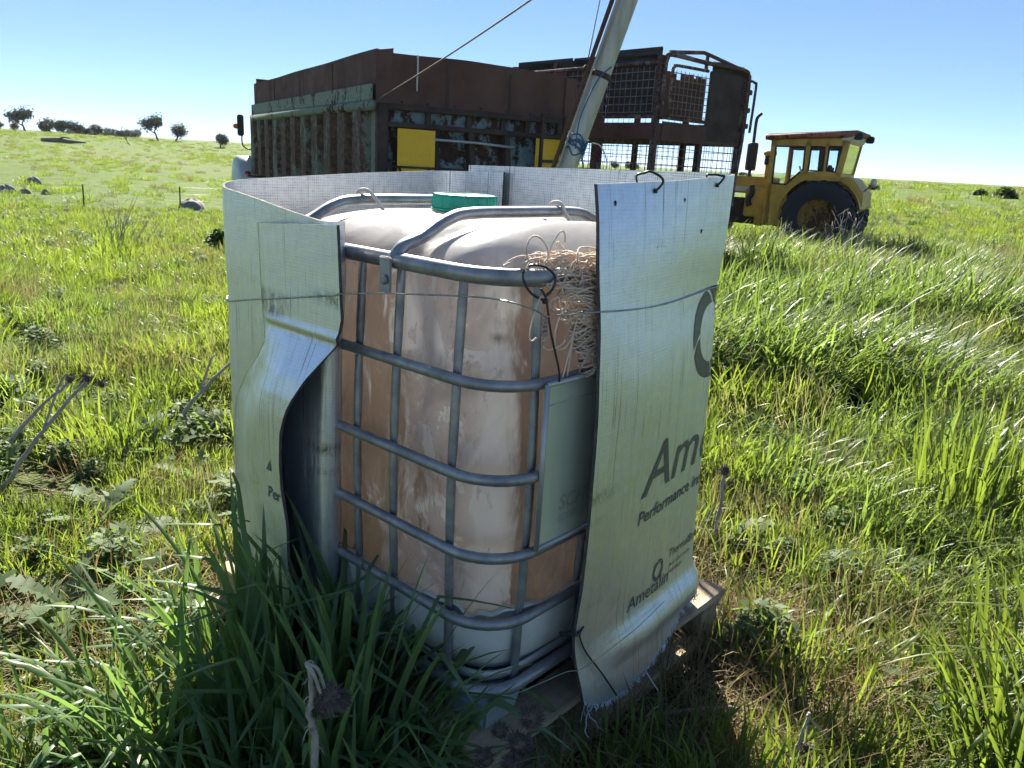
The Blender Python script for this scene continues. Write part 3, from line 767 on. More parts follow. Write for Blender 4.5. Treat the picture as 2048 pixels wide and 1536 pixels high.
def top_tie(s, w0, h, label):
    a = on_right(s, float(r_top(s))-.02); b = Vector(right_fn(s-w0, float(r_top(s))-.012))+Vector((0, .012, 0))
    top = float(r_top(s))
    tie('cable_tie', [b, b+Vector((-.004, .004, .5*h+.012)), b.lerp(a, .25)+Vector((0, -.002, top+h*.85-b.lerp(a, .25).z)), b.lerp(a, .55)+Vector((0, -.004, top+h-b.lerp(a, .55).z)), b.lerp(a, .9)+Vector((.004, -.010, top+h*.6-b.lerp(a, .9).z)), a+Vector((.010, -.012, .022)), a+Vector((.006, -.006, .008)), a], None, label)
top_tie(.235, .055, .022, 'open black cable tie loop standing above the foil top edge, nearer the free edge')
top_tie(.54, .025, .006, 'small black cable tie through the foil top edge at the bend')
a = on_right(.005, .425); t_ = [on_right(.005, .43)+Vector((0, -.004, 0)), on_right(.03, .37)+Vector((0, -.006, 0)), on_right(.075, .29)+Vector((0, -.012, 0)), on_right(.125, .205)+Vector((0, -.014, 0))]
tie('cable_tie', [a+Vector((-.03, .03, .0)), a+Vector((-.02, -.002, .004)), a+Vector((0, -.005, 0)), on_right(.03, .432), on_right(.012, .422)], t_, 'black cable tie with a long tail low down at the foil sheet slit')

# ------------------------------------------------------------------ twine
twine_m = surf('twine', (.74, .61, .49), (.62, .48, .37), .9, 0, 60, .5, 300)
tb = MB(); rr = random.Random(3)
def strand(pts, r=.0018): tb.tube(catmull(pts, 5), r, 5)
for k in range(70):          # wound hank, narrow at its foot
    z0 = 1.235-.17*(k/70)**.9+rr.gauss(0, .012); wd = interp(z0, [(1.24, .085), (1.17, .062), (1.10, .036), (1.05, .03)]); cx = .275+interp(z0, [(1.24, -.03), (1.1, 0), (.97, .008)])
    tl = rr.gauss(0, .022); ph = rr.uniform(0, 6.28); wd *= rr.uniform(.8, 1.15)
    ring = [(cx+wd*math.cos(a+ph)+rr.gauss(0, .003), -.017+.024*math.sin(a+ph), z0+tl*math.cos(a)+rr.gauss(0, .004)-.012*math.sin(a)) for a in np.linspace(0, rr.uniform(4.5, 6.6), 9)]
    strand(ring, .002)
for k in range(46):          # loose upper part spilling over the rim
    cx = .25+rr.gauss(0, .03); cz = 1.255+rr.gauss(0, .022); wd = rr.uniform(.04, .10); hh = rr.uniform(.01, .035); ph = rr.uniform(0, 6.3); t0 = rr.gauss(-.2, .35)
    strand([(cx+wd*math.cos(a+ph), rr.uniform(-.024, -.012)+.01*math.sin(2*a), cz+hh*math.sin(a+ph)+t0*.3*wd*math.cos(a+ph)) for a in np.linspace(0, rr.uniform(3.5, 6.5), 9)])
for k in range(34):          # heap on top of the rim
    cx = .22+rr.gauss(.02, .045); wd = rr.uniform(.03, .09); ph = rr.uniform(0, 6.3)
    strand([(cx+wd*math.cos(a+ph), .028+.03*math.sin(a+ph)+rr.gauss(0, .004), 1.302+rr.uniform(-.004, .016)+.006*math.sin(a*2)) for a in np.linspace(0, rr.uniform(3, 6.3), 8)])
def loop(cx, cz, w0, h0, p, a0=0, a1=6.0, tilt=0., n=10):
    strand([(cx+w0*math.cos(a)+tilt*h0*math.sin(a), p+.004*math.sin(a*1.7), cz+h0*math.sin(a)) for a in np.linspace(a0, a1, n)])
loop(.075, 1.335, .034, .028, -.005, -1.2, 4.6, -.25); loop(.16, 1.345, .022, .024, .01, 0, 4.2, .5); loop(.185, 1.325, .018, .02, .02, .4, 5.0, -.6); loop(.12, 1.312, .03, .008, .005, 2.6, 6.8)
strand([(.05, -.004, 1.30), (.06, -.004, 1.312), (.10, -.002, 1.315), (.14, .0, 1.308), (.18, .01, 1.306)])
strand([(.04, -.01, 1.295), (.043, -.006, 1.31), (.06, -.006, 1.318), (.085, -.004, 1.313)])
loop(.155, 1.165, .032, .04, -.026, .2, 5.9); loop(.17, 1.205, .034, .018, -.026, .6, 6.6, .3); loop(.185, 1.225, .055, .022, -.027, 1.4, 6.2); loop(.13, 1.225, .03, .014, -.026, 1.0, 5.6, -.5); loop(.07, 1.20, .02, .045, -.024, 1.5, 5.2, .2); loop(.12, 1.15, .035, .02, -.028, 3.6, 6.2)
strand([(.195, -.028, 1.19), (.178, -.03, 1.13), (.158, -.03, 1.065)]); strand([(.19, -.028, 1.17), (.18, -.03, 1.12), (.174, -.03, 1.065)])
local_obj(tb, 'twine_hank', twine_m, 'tangled hank of pale brown twine hanging over the cage rim', 'twine')
# white cords over the top bars
def cord(pts, label):
    mb = MB(); mb.tube(catmull(pts, 8), .0055, 8); local_obj(mb, 'white_cord', cord_m, label, 'cord')
cord([(.30, .75, 1.345), (.29, .77, 1.375), (.275, .79, 1.40), (.265, .815, 1.40), (.262, .84, 1.37)], 'short white cord hooked over the far top bar of the cage')
cord([(.58, .30, 1.345), (.58, .33, 1.376), (.578, .345, 1.40), (.576, .375, 1.398), (.574, .40, 1.365)], 'short white cord hooked over the top bar in front of the green cap')
mb = MB(); mb.tube(catmull([(.76, .33, 1.366), (.66, .16, 1.35), (.50, .07, 1.325), (.38, .03, 1.31), (.30, .02, 1.30)], 8), .0026, 6); local_obj(mb, 'white_cord', cord_m, 'long thin white cord running from the top bar down to the twine', 'cord')
# ------------------------------------------------------------------ farm truck with a tall bin
def rust_mat(name, paint, rust=(.085, .04, .025), amount=.5, scale=3, rough=.8, dark=(.03, .018, .015)):
    t = NT(name); v = t.obj(); a = t.noise(t.scale(v, (1, 1, .55)), scale, 5, .72, .3); b = t.noise(v, scale*6, 3, .7)
    rc = t.ramp(b, [(.3, rust), (.7, dark)])
    m_ = t.rng(t.math('ADD', a, t.math('MULTIPLY', b, .25)), 1.12-amount-.03, 1.12-amount+.03)
    t.l(t.mix(m_, t.mix(t.rng(b, .3, .7), paint, tuple(x*.65 for x in paint)), rc), t.b.inputs['Base Color'])
    t.b.inputs['Roughness'].default_value = rough; t.b.inputs['Specular IOR Level'].default_value = .25
    t.bump(b, .3, .006); return t.mat
rust = surf('rust_plate', (.14, .075, .06), (.095, .05, .042), .85, 0, 2.5, .25, 50, .2)
rust_dk = surf('rust_dark', (.085, .06, .05), (.05, .037, .032), .85, 0, 4, .3, 50, .2)
paint_bl = rust_mat('flaked_blue_paint', (.17, .24, .26), amount=.5)
paint_gr = rust_mat('flaked_green_paint', (.24, .27, .22), amount=.42, scale=4)
rib_m = rust_mat('rib_paint', (.17, .19, .15), (.17, .10, .07), .55, 2)
yellow = surf('sign_yellow', (.86, .50, .008), (.80, .44, .008), .45, 0, 3, .1, 20)
rubber = surf('tyre_rubber', (.022, .024, .03), (.035, .036, .04), .85, 0, 8, .3, 30)
paleblue = surf('cab_paint', (.45, .50, .46), (.38, .42, .38), .4, .1, 3, .05, 20)
glass_dk = surf('dark_glass', (.03, .035, .04), (.05, .055, .06), .08, 0, 2, 0)
black_m = surf('black_metal', (.02, .02, .02), (.035, .03, .03), .6, 0, 9, .2, 40)
def wheel(parent, x, y, z, r, wdt, axis, rimmat, rimr=.55, lugs=0):
    mb = MB(); h = wdt/2
    pr = [(r*rimr, -h*.8), (r*.8, -h), (r*.93, -h*.95), (r, -h*.7), (r, h*.7), (r*.93, h*.95), (r*.8, h), (r*rimr, h*.8)]
    mb.lathe(pr, 40, (0, 0, 0), axis); ty = mb.build('tyre', rubber, parent, True); ty.location = (x, y, z)
    mb = MB(); mb.lathe([(r*rimr+.01, -h*.82), (r*rimr-.03, -h*.6), (r*.3, -h*.3), (r*.12, -h*.55), (0, -h*.55)], 32, (0, 0, 0), axis)
    mb.lathe([(r*rimr+.01, h*.82), (r*rimr-.03, h*.6), (r*.3, h*.3), (r*.12, h*.55), (0, h*.55)], 32, (0, 0, 0), axis)
    rm = mb.build('rim', rimmat, ty, True)
    if lugs:
        for k in range(lugs):
            for sd in (-1, 1):
                a = 2*math.pi*(k+.25*sd)/lugs; a2 = a+.16; mbl = MB()
                P = lambda a_, r_, h_: (r_*math.cos(a_), h_, r_*math.sin(a_))
                v = [P(a, r*.985, sd*.02), P(a+.06, r*.985, sd*.02), P(a2+.06, r*.95, sd*h*.98), P(a2, r*.95, sd*h*.98), P(a, r*1.045, sd*.02), P(a+.06, r*1.045, sd*.02), P(a2+.06, r*1.01, sd*h*.98), P(a2, r*1.01, sd*h*.98)]
                mbl.add(v, [(0, 3, 2, 1), (4, 5, 6, 7), (0, 1, 5, 4), (1, 2, 6, 5), (2, 3, 7, 6), (3, 0, 4, 7)]); mbl.build('lug', rubber, ty)
    return ty
TY = R(29); tp = Vector((-1.731, 9.6, 0)); tgz = float(ground_z(-1.2, 10.5))
truck = empty('bin_truck', (tp.x, tp.y, tgz), TY, 'old farm truck with a tall rusty steel bin, ladder and yellow rear signs', 'truck')
TW, TL = 2.52, 7.2; zb, zr, zt2 = 1.02, 2.10, 2.68
def part(name, mat, parent=None, smooth=False, bevel=0):
    class W:
        def __enter__(s): s.mb = MB(); return s.mb
        def __exit__(s, *a): s.o = s.mb.build(name, mat, parent or truck, smooth, bevel)
    return W()
with part('side_panel', paint_gr) as b: b.box(.02, .05, .05, TL, zb, zr)
with part('side_panel', paint_gr) as b: b.box(TW-.05, TW-.02, .05, TL, zb, zr)
with part('front_panel', rust) as b: b.box(.02, TW-.02, TL, TL+.04, zb, zt2+.1)
with part('bin_floor', rust_dk) as b: b.box(0, TW, 0, TL, zb-.08, zb)
for k in range(11):                                   # pressed ribs along each side
    y = .32+k*.665
    for x, d in ((-.09, 1), (TW+.09, -1)):
        with part('rib', rib_m) as b:
            b.prism([(y, 0), (y+.10, 1), (y+.30, 1), (y+.40, 0)], 0, 0) if 0 else None
            xi = x+d*.11
            v = [(xi, y, zb), (x, y+.08, zb), (x, y+.40, zb), (xi, y+.48, zb)]
            b.add([p for p in v]+[(p[0], p[1], zr-.06) for p in v], [(0, 1, 5, 4), (1, 2, 6, 5), (2, 3, 7, 6), (4, 5, 6, 7), (3, 2, 1, 0), (3, 0, 4, 7)])
for x in (-.07, TW+.07):
    with part('top_rail', paint_gr, None, True) as b: b.tube([(x, 0, zr-.03), (x, TL, zr-.03)], .06, 10)
    with part('side_strip', paint_gr) as b: b.box(x-.02 if x < 0 else x, x if x < 0 else x+.02, .0, TL, zr+.03, zr+.20)
# hungry boards above the bin
for x0 in (-.03, TW+.0):
    with part('upper_board', rust) as b:
        n = 24
        for i in range(n):
            y0, y1 = TL*i/n, TL*(i+1)/n; h = lambda y: zt2+.004*math.sin(y*2.1)
            b.add([(x0, y0, zr+.02), (x0+.03, y0, zr+.02), (x0+.03, y1, zr+.02), (x0, y1, zr+.02), (x0, y0, h(y0)), (x0+.03, y0, h(y0)), (x0+.03, y1, h(y1)), (x0, y1, h(y1))], [(0, 4, 7, 3), (1, 2, 6, 5), (4, 5, 6, 7), (0, 3, 2, 1)])
with part('upper_rear_board', rust) as b:
    n = 26; hh = lambda x: zt2-.03+.016*math.exp(-((x-1.05)/.45)**2)-.02*sstep(x, 1.6, 2.4)
    for i in range(n):
        x0, x1 = TW*i/n, TW*(i+1)/n
        b.add([(x0, -.02, zr-.02), (x0, .03, zr-.02), (x1, .03, zr-.02), (x1, -.02, zr-.02), (x0, -.02, hh(x0)), (x0, .25, hh(x0)+.02), (x1, .25, hh(x1)+.02), (x1, -.02, hh(x1))], [(0, 3, 7, 4), (4, 7, 6, 5), (0, 1, 2, 3)])
with part('corner_flange', rust) as b: b.add([(-.05, -.05, zr), (.13, -.05, zr), (.16, -.04, zt2+.02), (-.05, -.05, zt2-.02), (-.03, -.02, zr), (.13, -.03, zr), (.15, -.022, zt2+.02), (-.03, -.02, zt2-.02)], [(0, 1, 2, 3), (7, 6, 5, 4), (0, 3, 7, 4), (1, 5, 6, 2), (3, 2, 6, 7)])
with part('corner_flange', rust) as b: b.box(TW-.03, TW+.12, -.05, -.02, zr-.1, zt2-.08)
for x in (0, TW-.09):
    with part('corner_post', rust_dk, None, False, .01) as b: b.box(x-.02, x+.11, -.045, .06, zb-.1, zr)
for x in (.85, 1.7):
    with part('board_seam', rust_dk) as b: b.box(x-.015, x+.015, -.026, -.02, zr, zt2-.12)
for y in (1.8, 3.6, 5.4):
    with part('board_seam', rust_dk) as b: b.box(-.036, -.03, y-.015, y+.015, zr+.2, zt2-.03)
for x in (.28, .6, .95, 1.3, 1.65, 2.0, 2.3):
    with part('bolt', rust_dk, None, True) as b: b.lathe([(0, -.035), (.012, -.03), (.016, -.02)], 8, (x, 0, zr+.03), 'y')
with part('rope_end', cord_m, None, True) as b: b.tube([(.46, -.03, zt2-.02), (.46, -.04, zt2-.2), (.452, -.04, zt2-.34), (.455, -.04, zt2-.42)], .010, 6)
# rear wall: rails and panels between them
with part('rear_wall', paint_bl) as b: b.box(.05, TW-.05, .03, .06, zb, zr)
for z, h, d in ((2.07, .07, .06), (1.87, .06, .07), (1.08, .12, .08)):
    with part('rear_rail', rust_dk, None, False, .008) as b: b.box(.09, TW-.09, -d+.01, .03, z-h/2, z+h/2)
for x in (.62, 1.16, 1.63, 1.98):
    with part('rear_stile', rust_dk) as b: b.box(x-.03, x+.03, -.02, .03, 1.9, 2.04)
for x in (.70, 1.18, 1.68):
    with part('rear_stile', rust_dk) as b:
        pts = [(x-.03+.05*math.sin(z*2), z) for z in np.linspace(1.12, 1.84, 8)]
        for (a, z0), (a2, z1) in zip(pts[:-1], pts[1:]): b.add([(a, -.09, z0), (a+.07, -.09, z0), (a+.07, .03, z0), (a, .03, z0), (a2, -.09, z1), (a2+.07, -.09, z1), (a2+.07, .03, z1), (a2, .03, z1)], [(0, 1, 5, 4), (1, 2, 6, 5), (3, 0, 4, 7)])
with part('latch_rod', galv_dull, None, True) as b: b.tube([(.62, -.12, 1.73), (1.22, -.12, 1.725), (1.74, -.12, 1.70)], .017, 8)
def sign(x0, x1, z0, z1, lines):
    mb = MB(); mb.box(x0, x1, -.135, -.125, z0, z1); o = mb.build('warning_sign', yellow, truck, False, .003)
    faint = surf('sign_faint', (.78, .45, .03), (.74, .42, .03), .5, 0, 5, 0)
    for txt, z, sz in lines: text_obj(text_mesh(txt, sz, 0, .001), 'sign_lettering', lambda x, y: (x0+.03+x, -.1365, z+y), faint, o, 0)
sign(.19, .665, 1.16, 1.83, (('DO NOT', 1.50, .10), ('OVERTAKE', 1.39, .075), ('TURNING VEHICLE', 1.30, .05)))
sign(2.05, 2.44, 1.16, 1.835, ())
with part('sign_bar', rust_dk) as b: b.box(.0, 1.1, -.17, -.14, 1.385, 1.41)
for x in (.21, .58):
    with part('sign_bracket', rust_dk) as b: b.beam((x, -.16, 1.39), (x+.05, -.16, 1.10), .04, .02)
for x in (2.08, 2.40):
    with part('ladder_rail', rust_dk) as b: b.beam((x, -.22, .75), (x, -.22, 2.13), .05, .03)
for z in (.95, 1.25, 1.56, 1.86, 2.11):
    with part('ladder_rung', rust_dk) as b: b.beam((2.08, -.22, z), (2.40, -.22, z), .035, .035)
for x in (.95, TW-.95-.1):
    with part('chassis_rail', black_m) as b: b.box(x, x+.1, .1, TL+2.2, .68, .93)
for y in (1.3, 2.5, TL+1.3):
    for x in (.22, TW-.22): wheel(truck, x, y, .48, .48, .3, 'x', rust_dk)
    with part('axle', black_m, None, True) as b: b.tube([(.25, y, .48), (TW-.25, y, .48)], .06, 8)
# cab
cy0, cy1, cx0, cx1 = TL+.25, TL+1.9, .24, TW-.1
with part('cab', paleblue, None, False, .06) as b:
    b.prism([(cy0, .75), (cy0, 2.25), (cy1-.45, 2.25), (cy1-.1, 1.65), (cy1+.05, 1.55), (cy1+.05, .75)], cx0, cx1, 'x')
for x in (cx0-.008, cx1+.004):
    with part('side_window', glass_dk) as b: b.prism([(cy0+.3, 1.5), (cy0+.3, 2.1), (cy1-.5, 2.1), (cy1-.2, 1.5)], x, x+.004, 'x')
with part('mudguard', paleblue, None, True) as b:
    b.lathe([(.0, -.2), (.5, -.2), (.55, -.15), (.55, .15), (.5, .2), (0, .2)], 24, (cx0-.32, TL+.9, .80), 'x')
for x, sg in ((cx0-.18, -1), (cx1+.18, 1)):
    mb = MB(); mb.box(x+sg*.30-.06, x+sg*.30+.06, TL+.32, TL+.40, 1.72, 2.12); mr = mb.build('mirror', black_m, truck, False, .02)
    mb = MB(); mb.tube(catmull([(x-sg*.2, TL+.5, 1.45), (x+sg*.15, TL+.42, 1.48), (x+sg*.27, TL+.37, 1.56), (x+sg*.28, TL+.36, 1.74)], 5), .014, 8); mb.build('mirror_arm', black_m, mr, True)
    amber = surf('amber_lens', (.55, .13, .01), (.5, .1, .01), .2, 0, 5, 0)
    mb = MB(); mb.lathe([(0, -.05), (.035, -.04), (.05, .0), (.05, .03)], 16, (x+sg*.39, TL+.36, 1.90), 'x'); mb.build('indicator', amber, mr, True)
redl = surf('red_lens', (.45, .03, .015), (.4, .02, .01), .25, 0, 5, 0)
with part('marker_lamp', redl, None, True) as b: b.lathe([(.06, .0), (.06, .03), (.045, .06), (0, .07)], 16, (cx0-.55, TL-.6, 1.02), 'z')
with part('lamp_bracket', black_m) as b: b.beam((cx0-.55, TL-.6, 1.0), (.3, TL-.6, .98), .05, .03)

# ------------------------------------------------------------------ stock crate on its truck bed
CYW = R(40); cgz = float(ground_z(2.2, 13.5))
crate = empty('stock_crate', (1.927, 12.5, cgz), CYW, 'rusty two-deck mesh stock crate with timber sides standing behind the bin truck', 'stock crate')
CW, CL = 2.12, 3.4
steel = rust_mat('crate_steel', (.24, .20, .17), (.17, .10, .08), .55, 5)
timber = surf('dark_timber', (.075, .068, .06), (.045, .04, .035), .85, 0, 3, .4, 30, .2, (1, 1, 8))
def cpart(name, mat, smooth=False, bevel=0): return part(name, mat, crate, smooth, bevel)
for (x, y) in ((0, 0), (CW, 0), (0, CL), (CW, CL), (0, 1.15), (0, 2.3), (CW, 1.15), (CW, 2.3), (1.1, 0), (.55, CL)):
    top_ = 1.98 if (x, y) == (1.1, 0) else 3.1
    with cpart('post', steel) as b: b.beam((x, y, .95), (x, y, top_), .085, .085)
for z, hgt, mt in ((1.0, .12, rust_dk), (2.03, .24, rust), (2.24, .05, steel)):
    for a, c in (((0, 0), (CW, 0)), ((0, 0), (0, CL)), ((CW, 0), (CW, CL)), ((0, CL), (CW, CL))):
        with cpart('deck_beam', mt) as b: b.beam((a[0], a[1], z), (c[0], c[1], z), .09, hgt)
with cpart('upper_deck', rust_dk) as b: b.box(.04, CW-.04, .04, CL-.04, 1.93, 2.0)
with cpart('lower_deck', rust_dk) as b: b.box(.0, CW, .0, CL, .86, .93)
with cpart('end_plate', rust) as b: b.box(.10, 1.16, -.06, -.045, 1.90, 2.18)
with cpart('hoop', steel, True) as b: b.tube(catmull([(.02, -.07, 2.2), (.02, -.07, 2.9), (.05, -.07, 3.06), (.15, -.07, 3.12), (1.0, -.07, 3.10), (1.9, -.07, 3.1), (2.08, -.07, 3.04), (2.12, -.07, 2.9), (2.12, -.07, 2.0), (2.05, -.07, 1.2)], 6), .035, 8)
with cpart('hoop', steel, True) as b: b.tube(catmull([(.16, -.10, 2.24), (.16, -.10, 2.85), (.19, -.10, 2.95), (.28, -.10, 2.98), (1.0, -.10, 2.98)], 6), .025, 8)
with cpart('top_brace', steel, True) as b: b.tube([(.12, -.05, 3.15), (.9, -.05, 3.24), (1.06, -.05, 3.22), (2.08, -.05, 3.08)], .03, 8)
with cpart('top_brace', steel, True) as b: b.tube([(1.0, -.05, 3.22), (1.0, -.05, 3.0)], .03, 8)
for y0, y1, zz in ((0, 0, 3.06),):
    with cpart('side_rail', steel, True) as b: b.tube([(-.03, 0, 3.0), (-.03, CL, 2.98)], .03, 8)
mesh_m = surf('mesh_wire', (.24, .21, .18), (.16, .13, .11), .7, .2, 9, 0)
def mesh_panel(a, bb, z0, z1, step, r, mat=mesh_m):
    """welded wire panel between two plan points"""
    A, B = Vector((a[0], a[1], 0)), Vector((bb[0], bb[1], 0)); d = B-A; ln = d.length; d.normalize()
    mb = MB()
    for k in range(int(ln/step)+1):
        p = A+d*min(ln, k*step); mb.tube([(p.x, p.y, z0), (p.x, p.y, z1)], r, 4)
    for k in range(int((z1-z0)/step)+1):
        z = z0+k*step; mb.tube([(A.x, A.y, z), (B.x, B.y, z)], r, 4)
    mb.build('mesh_panel', mat, crate)
mesh_panel((-.05, .05), (-.05, 1.15), 2.3, 2.95, .115, .007); mesh_panel((-.05, 1.15), (-.05, 2.3), 2.3, 2.95, .115, .007); mesh_panel((-.05, 2.3), (-.05, CL), 2.3, 2.95, .115, .007)
mesh_panel((.18, -.08), (1.08, -.08), 2.28, 2.92, .10, .007)
for a, c in (((0, 0), (0, CL)), ((0, 0), (CW, 0)), ((CW, 0), (CW, CL)), ((0, CL), (CW, CL))): mesh_panel(a, c, 1.05, 1.93, .125, .006)
mesh_panel((CW, 0), (CW, CL), 2.25, 2.95, .14, .006)
for k in range(6):                                    # timber boards behind the mesh, the top one proud
    z0 = 2.26+k*.146
    for y0, y1 in ((.12, 1.12), (1.18, 2.27), (2.33, CL)):
        with cpart('side_board', timber, False, .006) as b: b.box(.05, .085, y0, y1, z0, z0+.145)
for y0, y1, dz in ((.06, 1.14, .03), (1.22, 1.95, -.03), (2.0, CL, -.02)):
    with cpart('side_board', timber, False, .008) as b: b.box(.05, .09, y0, y1, 3.05+dz-.02, 3.2+dz)
for k in range(8):
    x0 = .14+k*.122
    with cpart('gate_board', rust) as b: b.box(x0, x0+.114, .0, .03, 2.26, 2.90-.06*(k == 2)-.02*(k % 3))
with cpart('ramp_panel', rust_dk, False, .01) as b: b.box(1.14, 2.02, -.05, -.015, 1.95, 3.0)
with cpart('rear_board', timber, False, .006) as b: b.box(1.25, 2.05, .0, .03, 3.0, 3.16)
for x, z in ((2.18, 2.25), (2.18, 2.78), (2.18, 2.5)):
    with cpart('hinge', steel, False, .01) as b: b.box(x-.06, x+.04, -.1, -.04, z-.04, z+.04)
with cpart('ladder_rail', steel, True) as b: b.tube(catmull([(2.02, -.12, 2.2), (2.02, -.12, 2.9), (2.06, -.12, 2.95), (2.22, -.12, 2.93), (2.26, -.12, 2.85), (2.24, -.12, 2.15)], 5), .022, 8)
for x in (.6, CW-.7):
    with cpart('chassis_rail', black_m) as b: b.box(x, x+.1, -.3, CL+3.4, .62, .86)
for y in (.9, 2.0, CL+2.2):
    for x in (.2, CW-.2): wheel(crate, x, y, .46, .46, .28, 'x', rust_dk)
    with cpart('axle', black_m, True) as b: b.tube([(.2, y, .46), (CW-.2, y, .46)], .055, 8)

# ------------------------------------------------------------------ yellow tractor
TRY = R(-31); trgz = float(ground_z(5.4, 17.2))-.02
tractor = empty('tractor', (5.339, 17.0, trgz), TRY, 'old yellow tractor with a red-edged cab roof standing in tall grass', 'tractor')
ty_m = surf('tractor_yellow', (.62, .38, .06), (.46, .27, .05), .5, 0, 4, .1, 20)
roof_m = rust_mat('roof_paint', (.42, .16, .10), (.20, .06, .04), .45, 5)
wht = surf('pale_stripe', (.62, .6, .52), (.52, .5, .44), .5, 0, 5, .05, 20)
tg = NT('window_glass'); tg.b.inputs['Transmission Weight'].default_value = .95; tg.b.inputs['Roughness'].default_value = .05; tg.b.inputs['IOR'].default_value = 1.05; tg.b.inputs['Base Color'].default_value = (.86, .93, .93, 1); tg = tg.mat
def tpart(name, mat, smooth=False, bevel=0, parent=None): return part(name, mat, parent or tractor, smooth, bevel)
WID = 1.55
# cab sides: a plate with window openings, near and far
def cab_side(y, name='cab_side'):
    zA, zB = 1.30, 2.20
    fr = [((-.27, .55), (-.15, .55), (-.21, 2.22), (-.29, 2.22)), ]
    mb = MB()
    def quad(p): mb.prism(p, y, y+.05)
    quad([(-.27, .5), (-.14, .5), (-.18, 2.24), (-.29, 2.24)])            # front post
    quad([(.43, 1.50), (.53, 1.50), (.51, 2.24), (.40, 2.24)])            # door rear post
    quad([(.80, 1.55), (.88, 1.55), (.86, 2.24), (.79, 2.24)])
    quad([(1.06, 1.55), (1.14, 1.55), (1.20, 2.28), (1.10, 2.28)])
    quad([(-.29, 2.10), (1.16, 2.13), (1.20, 2.32), (-.29, 2.26)])        # header
    quad([(.40, 1.44), (1.16, 1.46), (1.14, 1.63), (.45, 1.62)])          # sill
    quad([(-.26, .5), (.22, .5), (.16, 1.33), (-.25, 1.34)])                # lower door
    quad([(.10, 1.28), (.20, 1.20), (.52, 1.55), (.42, 1.66)])              # slanting door edge
    mb.build(name, ty_m, tractor)
    gl = [[(-.16, 1.35), (.12, 1.34), (.42, 1.66), (.40, 2.10), (-.18, 2.09)], [(.53, 1.64), (.80, 1.64), (.79, 2.11), (.52, 2.11)], [(.88, 1.64), (1.05, 1.64), (1.11, 2.13), (.87, 2.12)]]
    for p in gl:
        g = MB().prism(p, y+.02, y+.026).build('window', tg, tractor)
        mb = MB(); pp = [(a, y-.004, z) for a, z in p]; mb.tube(sub(pp), .018, 6, True); mb.build('window_seal', black_m, g, True)
cab_side(0); cab_side(WID-.05)
with tpart('rear_frame', ty_m) as b:
    b.beam((1.14, .03, 1.55), (1.22, .03, 2.26), .05, .06); b.beam((1.14, WID-.03, 1.55), (1.22, WID-.03, 2.26), .05, .06); b.beam((1.14, .03, 1.57), (1.14, WID-.03, 1.57), .06, .08); b.beam((1.22, .03, 2.24), (1.22, WID-.03, 2.24), .06, .10)
with tpart('rear_window', tg) as b: b.add([(1.15, .06, 1.62), (1.15, WID-.06, 1.62), (1.22, WID-.06, 2.2), (1.22, .06, 2.2)], [(0, 1, 2, 3)])
with tpart('front_window', tg) as b: b.add([(-.24, .06, 1.4), (-.24, WID-.06, 1.4), (-.25, WID-.06, 2.14), (-.25, .06, 2.14)], [(0, 1, 2, 3)])
with tpart('roof', roof_m, False, .03) as b: b.prism([(-.42, 2.22), (-.38, 2.33), (1.1, 2.43), (1.38, 2.45), (1.36, 2.36), (1.2, 2.30), (-.38, 2.21)], -.05, WID+.05)
with tpart('roof_edge', roof_m, True) as b: b.tube([(-.40, -.05, 2.26), (1.05, -.05, 2.36)], .055, 8)
with tpart('rear_canopy', wht) as b: b.prism([(1.08, 2.26), (1.10, 2.38), (1.36, 2.42), (1.26, 2.24)], -.02, WID+.02)
with tpart('work_lamp', black_m, False, .02) as b: b.box(1.30, 1.46, -.03, .14, 2.27, 2.41)
with tpart('work_lamp', black_m, False, .02) as b: b.box(1.30, 1.46, WID-.14, WID+.03, 2.27, 2.41)
# mudguards over the rear wheels
def guard(y0, y1):
    n = 22; cx, cz, r = .86, .74, .80; rows = []
    for k in range(n+1):
        a = R(200-k*185/n); rows.append([(cx+r*math.cos(a), y0, cz+r*math.sin(a)), (cx+r*math.cos(a), y1, cz+r*math.sin(a))])
    mb = MB(); mb.grid(rows); mb.build('mudguard', ty_m, tractor, True)
    mb = MB(); rows = [[(cx+rr*math.cos(R(200-k*150/n)), y0, cz+rr*math.sin(R(200-k*150/n))) for rr in (r-.0, r+.10 if 3 < k < 19 else r+.03)] for k in range(n+1)]
    mb.grid(rows); mb.build('mudguard_skirt', ty_m, tractor)
guard(-.02, .42); guard(WID-.42, WID+.02)
with tpart('rear_fender_box', ty_m, False, .02) as b: b.prism([(1.15, 1.05), (1.10, 1.56), (1.36, 1.54), (1.62, 1.25), (1.62, .95), (1.3, .75)], .2, WID-.2)
with tpart('rear_lamp', wht, True) as b: b.lathe([(0, -.05), (.07, -.04), (.09, .02), (.05, .06), (0, .06)], 14, (1.74, .4, 1.47), 'x')
with tpart('lamp_stalk', black_m, True) as b: b.tube([(1.58, .4, 1.28), (1.72, .4, 1.44)], .012, 6)
wheel(tractor, .86, .02, .72, .72, .46, 'y', rust_mat('hub', (.3, .18, .05), (.12, .07, .03), .5, 4), .52, 20)
wheel(tractor, .86, WID-.02, .72, .72, .46, 'y', ty_m, .52, 20)
for y in (.12, WID-.12): wheel(tractor, -1.75, y, .45, .45, .26, 'y', ty_m, .52)
with tpart('rear_axle', black_m, True) as b: b.tube([(.86, .02, .72), (.86, WID-.02, .72)], .12, 10)
with tpart('front_axle', black_m, True) as b: b.tube([(-1.75, .1, .5), (-1.75, WID-.1, .5)], .07, 10)
with tpart('bonnet', ty_m, False, .04) as b: b.box(-2.3, -.27, .42, WID-.42, 1.1, 1.46)
with tpart('bonnet_stripe', wht) as b: b.box(-2.25, -.45, .408, .414, 1.14, 1.24)
